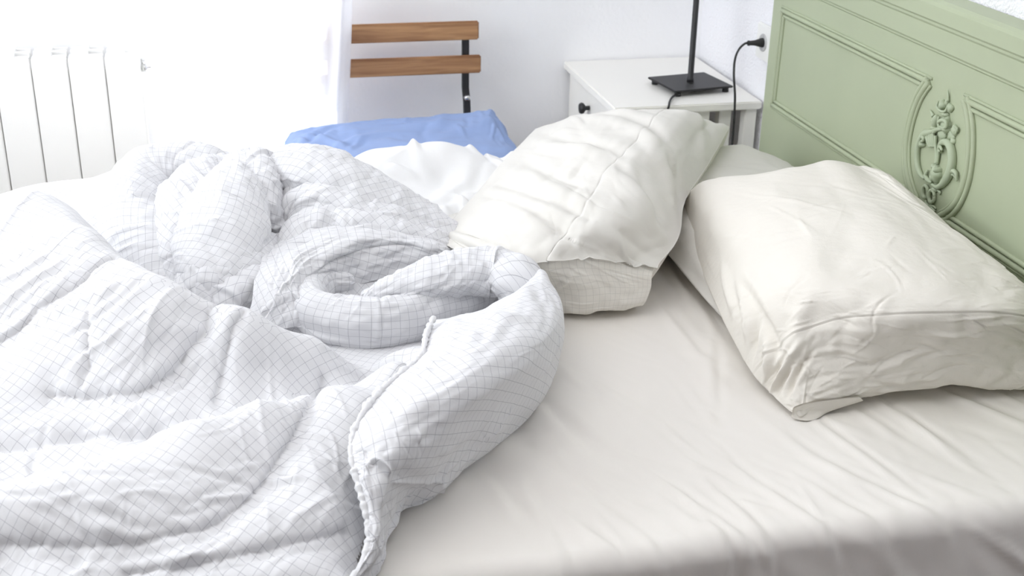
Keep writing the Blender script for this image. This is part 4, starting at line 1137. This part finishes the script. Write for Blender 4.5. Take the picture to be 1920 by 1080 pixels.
def s_roll(Dp, du, dv, W, L):
    q = np.random.default_rng(3)
    for k in range(110):      # puckers running in from the piped hem
        stroke(Dp, du, dv, q.uniform(0, .15) * W, q.uniform(.12, 1) * L, q.normal(.3, .35), q.uniform(.01, .03), q.uniform(.0025, .005), q.normal(.0006, .0021), q.normal(0, 4), q.random() < .6)
    for k in range(90):
        stroke(Dp, du, dv, q.uniform(.1, .9) * W, q.uniform(.05, .9) * L, q.normal(.9, .6), q.uniform(.015, .06), q.uniform(.0025, .006), q.normal(.0003, .0016), q.normal(0, 4), q.random() < .7)
    for k in range(14):
        stroke(Dp, du, dv, q.uniform(.2, .8) * W, q.uniform(.1, .8) * L, q.normal(1.0, .5), q.uniform(.04, .08), q.uniform(.008, .014), q.normal(0, .003), q.normal(0, 2))
    groove(Dp, du, dv, [(.40 * W, .66 * L), (.55 * W, .62 * L), (.72 * W, .58 * L), (.85 * W, .57 * L)], .005, .006)
slab(R2, 190, 330, s_roll, 71, R_(42))
# the inner coil of quilt it grows out of
T1 = roll([(650, 528, .650, .014, .016), (612, 530, .653, .024, .030), (584, 552, .648, .030, .040), (588, 584, .640, .034, .047), (630, 604, .633, .036, .052), (690, 612, .630, .036, .053), (760, 603, .628, .036, .051), (840, 576, .628, .036, .047), (920, 545, .63, .034, .04)], 300, 150,
          pleats(110, 1.45, .35, .010, .04, .003, .005, .0013, 4), 75)
T3 = roll([(692, 556, .665, .014, .014), (740, 542, .675, .027, .025), (800, 525, .685, .040, .032), (870, 510, .688, .046, .038), (930, 511, .683, .047, .040), (972, 528, .680, .043, .038), (985, 560, .650, .038, .04)], 220, 140,
          pleats(90, 1.2, .5, .012, .05, .003, .007, .0015, 6), 79, R_(20))
# the slope that runs down into the coil
RE = px_net([
    [(440, 612, .625), (482, 622, .628), (530, 616, .630), (574, 612, .626), (600, 606, .620)],
    [(470, 575, .655), (505, 580, .662), (545, 562, .670), (575, 575, .662), (600, 582, .640)],
    [(480, 510, .685), (515, 520, .693), (548, 529, .691), (582, 541, .672), (614, 548, .636)],
    [(515, 460, .700), (545, 474, .708), (576, 489, .706), (606, 510, .682), (628, 538, .638)],
    [(580, 425, .712), (612, 439, .718), (648, 456, .714), (662, 490, .682), (668, 534, .640)],
    [(660, 415, .714), (700, 424, .716), (741, 441, .710), (738, 476, .682), (722, 522, .642)],
    [(760, 430, .695), (790, 443, .696), (815, 462, .688), (812, 486, .666), (792, 516, .640)],
    [(830, 450, .670), (850, 460, .668), (864, 476, .660), (862, 495, .650), (852, 515, .635)]])
def s_slope(Dp, du, dv, W, L):
    q = np.random.default_rng(44)
    for k in range(60):
        stroke(Dp, du, dv, q.uniform(0, .5) * W, q.uniform(0, 1) * L, q.normal(PI / 2, .25), q.uniform(.02, .09), q.uniform(.003, .006), q.normal(.0004, .002), q.normal(0, 2), q.random() < .6)
    for k in range(26):
        stroke(Dp, du, dv, q.uniform(.4, .8) * W, q.uniform(0, 1) * L, q.normal(0, .4), q.uniform(.01, .03), q.uniform(.003, .005), q.normal(0, .0015), 0, q.random() < .6)
    groove(Dp, du, dv, [(.70 * W, .42 * L), (.66 * W, .6 * L), (.62 * W, .8 * L)], .004, .006)
slab(RE, 150, 260, s_slope, 83, .5)
# the heaped folds behind
for k, (st_, dens, ang, rot) in enumerate([
    ([(466, 297, .778, .018, .022), (450, 335, .762, .046, .045), (428, 395, .738, .070, .060), (415, 455, .706, .078, .062), (400, 520, .668, .066, .052), (378, 580, .630, .040, .034)], 120, 1.25, .2),      # pointed fold
    ([(400, 318, .742, .040, .048), (330, 325, .735, .058, .062), (275, 348, .722, .066, .068), (250, 392, .702, .064, .064), (262, 440, .680, .062, .056), (305, 500, .645, .055, .044), (345, 560, .61, .04, .03)], 90, 1.2, .4),
    ([(420, 325, .745, .036, .040), (372, 358, .735, .056, .052), (345, 410, .708, .054, .052), (338, 465, .674, .044, .044), (352, 530, .632, .032, .032)], 60, 1.2, .7),
    ([(478, 300, .785, .022, .026), (492, 330, .772, .032, .038), (500, 375, .742, .028, .036), (512, 420, .702, .020, .028), (520, 455, .665, .012, .018)], 50, 1.3, .4),
    ([(505, 318, .776, .03, .036), (560, 322, .775, .05, .050), (620, 338, .762, .062, .054), (685, 370, .735, .062, .052), (750, 402, .705, .052, .046), (838, 450, .662, .036, .036)], 90, .15, .6),
    ([(548, 412, .705, .028, .030), (570, 386, .730, .034, .038), (605, 378, .738, .040, .040), (660, 396, .724, .046, .040), (740, 428, .696, .044, .038), (825, 462, .660, .03, .03)], 80, .15, .6),
    ([(545, 470, .680, .026, .030), (575, 438, .698, .036, .040), (625, 420, .708, .042, .040), (690, 425, .704, .044, .038), (760, 445, .686, .040, .034), (825, 470, .66, .028, .028)], 80, .12, .6),
    ([(345, 575, .630, .030, .028), (385, 530, .664, .044, .044), (445, 498, .680, .048, .044), (505, 468, .680, .026, .028), (535, 455, .67, .015, .016)], 80, 1.3, .9),
    ([(400, 590, .615, .040, .034), (440, 545, .648, .054, .048), (500, 505, .662, .040, .040), (535, 470, .66, .02, .024)], 70, 1.3, .9)]):
    mx_ = max(q_[3] for q_ in st_)
    roll(st_, 210, 130, pleats(int(dens * .7), ang, .22, .02, .075 if ang > 1 else .11, .003, .007, .0024, 200 + k), 300 + 2 * k, rot)
duv = obj_np('duvet', np.concatenate(parts_V), np.concatenate(parts_F), M['duvet'], uv=np.concatenate(parts_UV))
tag(duv, 'white duvet with a fine grey check, heaped and rolled back across the bed', 'duvet')
# piped hem along the edge of the rolled-back flap
hem = [(813, 596, .728), (800, 625, .728), (789, 666, .722), (750, 700, .72), (722, 724, .718), (690, 760, .716), (669, 795, .712), (658, 830, .704), (660, 865, .694), (669, 900, .682), (680, 940, .668), (688, 975, .654), (692, 1010, .640), (684, 1045, .628), (668, 1075, .618), (640, 1110, .61)]
hp = np.array([at(*p[:2], z=p[2]) for p in hem])
n = 420; C = catmull(hp, n); q = np.random.default_rng(2)
rad = .0042 * (1 + .22 * noise2(n, 3, 90, 2, 5)[:, 0] + .12 * noise2(n, 3, 180, 2, 6)[:, 0])
V, F = tube_np(C, rad, 0, 14)
ph = np.linspace(0, 1, 14 * 30)[:0]
o = obj_np('piped_hem', V, F, M['hem'], duv, uv=np.stack([np.arange(len(V)) // 14 * .0016, (np.arange(len(V)) % 14) * .0019], -1))
o['label'] = 'puckered piping along the duvet hem'

# ------------------------------------------------------------------ bunched white bedding in the sun on the far side
gp = [tuple(at(a, b_, z=z)) for a, b_, z in ((640, 318, .665), (665, 296, .685), (700, 284, .700), (745, 287, .700), (790, 297, .690), (830, 293, .692), (880, 293, .688), (930, 304, .672), (965, 300, .66),
      (640, 345, .66), (700, 330, .665), (760, 330, .660), (830, 330, .655), (900, 330, .655), (700, 365, .640), (780, 365, .632), (850, 360, .635), (760, 395, .625), (820, 385, .632), (850, 400, .61), (900, 380, .62))]
for x in np.linspace(.16, .70, 8): gp += [(x, 2.57, .62), (x, 2.62, .55)]
for y in (2.2, 2.35, 2.5): gp += [(.10, y, .64), (.72, y, .60)]
for x in (.2, .3, .4, .5, .6): gp += [(x, 2.12, .585)]
gp = np.array(gp); gf = tps_fit(gp[:, :2], gp[:, 2:3] - .6, 2e-5)
gx, gy = 190, 170
GX, GY = np.linspace(.11, .70, gx), np.linspace(2.13, 2.60, gy)
Q = np.stack(np.meshgrid(GX, GY, indexing='ij'), -1)
HG = tps_eval(gf, Q.reshape(-1, 2))[:, 0].reshape(gx, gy) + .6
DG = np.zeros((gx, gy)); q = np.random.default_rng(15)
for k in range(80): stroke(DG, GX[1] - GX[0], GY[1] - GY[0], q.uniform(0, .6), q.uniform(0, .47), q.normal(1.2, .8), q.uniform(.02, .07), q.uniform(.006, .014), q.normal(.001, .008), q.normal(0, 4), q.random() < .2)
HG = HG + DG + .003 * noise2(gx, gy, 9, 9, 44)
V = np.stack(np.broadcast_arrays(GX[:, None], GY[None], HG), -1)
FG = grid_faces(gx, gy); FG = FG[V[..., 2].ravel()[FG].max(1) > ZB + .004]
uvg = V[..., :2].reshape(-1, 2)
tag(obj_np('top_sheet', V.reshape(-1, 3), FG, M['bedding'], uv=uvg), 'sunlit white top sheet bunched between the duvet and the middle pillow', 'bed sheet')

# ------------------------------------------------------------------ light
world = bpy.data.worlds.new('sky'); scene.world = world; world.use_nodes = True
bg = world.node_tree.nodes['Background']; bg.inputs['Color'].default_value = (0.86, 0.93, 1.0, 1); bg.inputs['Strength'].default_value = SKY
def area(name, loc, d, sx, sy, power, col=(1, 1, 1)):
    l = bpy.data.lights.new(name, 'AREA'); l.shape = 'RECTANGLE'; l.size = sx; l.size_y = sy; l.energy = power; l.color = col
    o = bpy.data.objects.new(name, l); o.location = loc; o.rotation_euler = Vector(d).to_track_quat('-Z', 'Y').to_euler(); return link(o)
su = bpy.data.lights.new('sun', 'SUN'); su.energy = SUN; su.angle = math.radians(1.0); su.color = (1.0, 0.97, 0.92)
so_ = bpy.data.objects.new('sun', su); so_.rotation_euler = Vector(SUN_DIR).to_track_quat('-Z', 'Y').to_euler(); so_.location = (0, 6, 5); link(so_)
area('side_window_daylight', (XL - 0.26, (SIDE[0] + SIDE[1]) / 2, (SIDE[2] + SIDE[3]) / 2), (1, 0, -0.3), 2.0, 1.4, SIDE_P, (0.95, 0.975, 1.0))
area('back_window_daylight', ((WIN[0] + WIN[1]) / 2, YB + 0.3, (WIN[2] + SHUT) / 2), (0.1, -1, -0.3), 0.6, SHUT - WIN[2], BACK_P, (0.95, 0.975, 1.0))
area('door_daylight', ((DOOR[0] + DOOR[1]) / 2, YB + 0.3, SHUT / 2), (0.1, -1, -0.1), 0.4, SHUT - 0.1, DOOR_P, (0.95, 0.975, 1.0))
area('ceiling_fill', (-0.2, 1.15, ZC - 0.03), (0, 0, -1), 1.5, 1.5, CEIL_P, (1.0, 0.985, 0.96))  # added overhead fill that evens out the bedding, no fixture behind it

# ------------------------------------------------------------------ camera and colour
cam = bpy.data.cameras.new('camera'); co = bpy.data.objects.new('camera', cam); link(co)
mw = Matrix.Identity(4)
for i in range(3):
    for j in range(3): mw[i][j] = CAM_R[i][j]
mw.translation = Vector(CAM_C); co.matrix_world = mw
cam.sensor_width = 36; cam.lens = F_PX / 1920 * 36; cam.clip_start = 0.05
cam.dof.use_dof = True; cam.dof.focus_distance = 1.95; cam.dof.aperture_fstop = 8.0
scene.camera = co
scene.view_settings.view_transform = 'Standard'; scene.view_settings.look = 'None'
scene.view_settings.gamma = 1; scene.view_settings.use_curve_mapping = False
scene.view_settings.exposure = EXPO
scene.cycles.use_denoising = True; scene.cycles.max_bounces = 14; scene.cycles.diffuse_bounces = 8; scene.cycles.transparent_max_bounces = 12
scene.cycles.sample_clamp_indirect = 8; scene.cycles.use_adaptive_sampling = True; scene.cycles.adaptive_threshold = 0.01
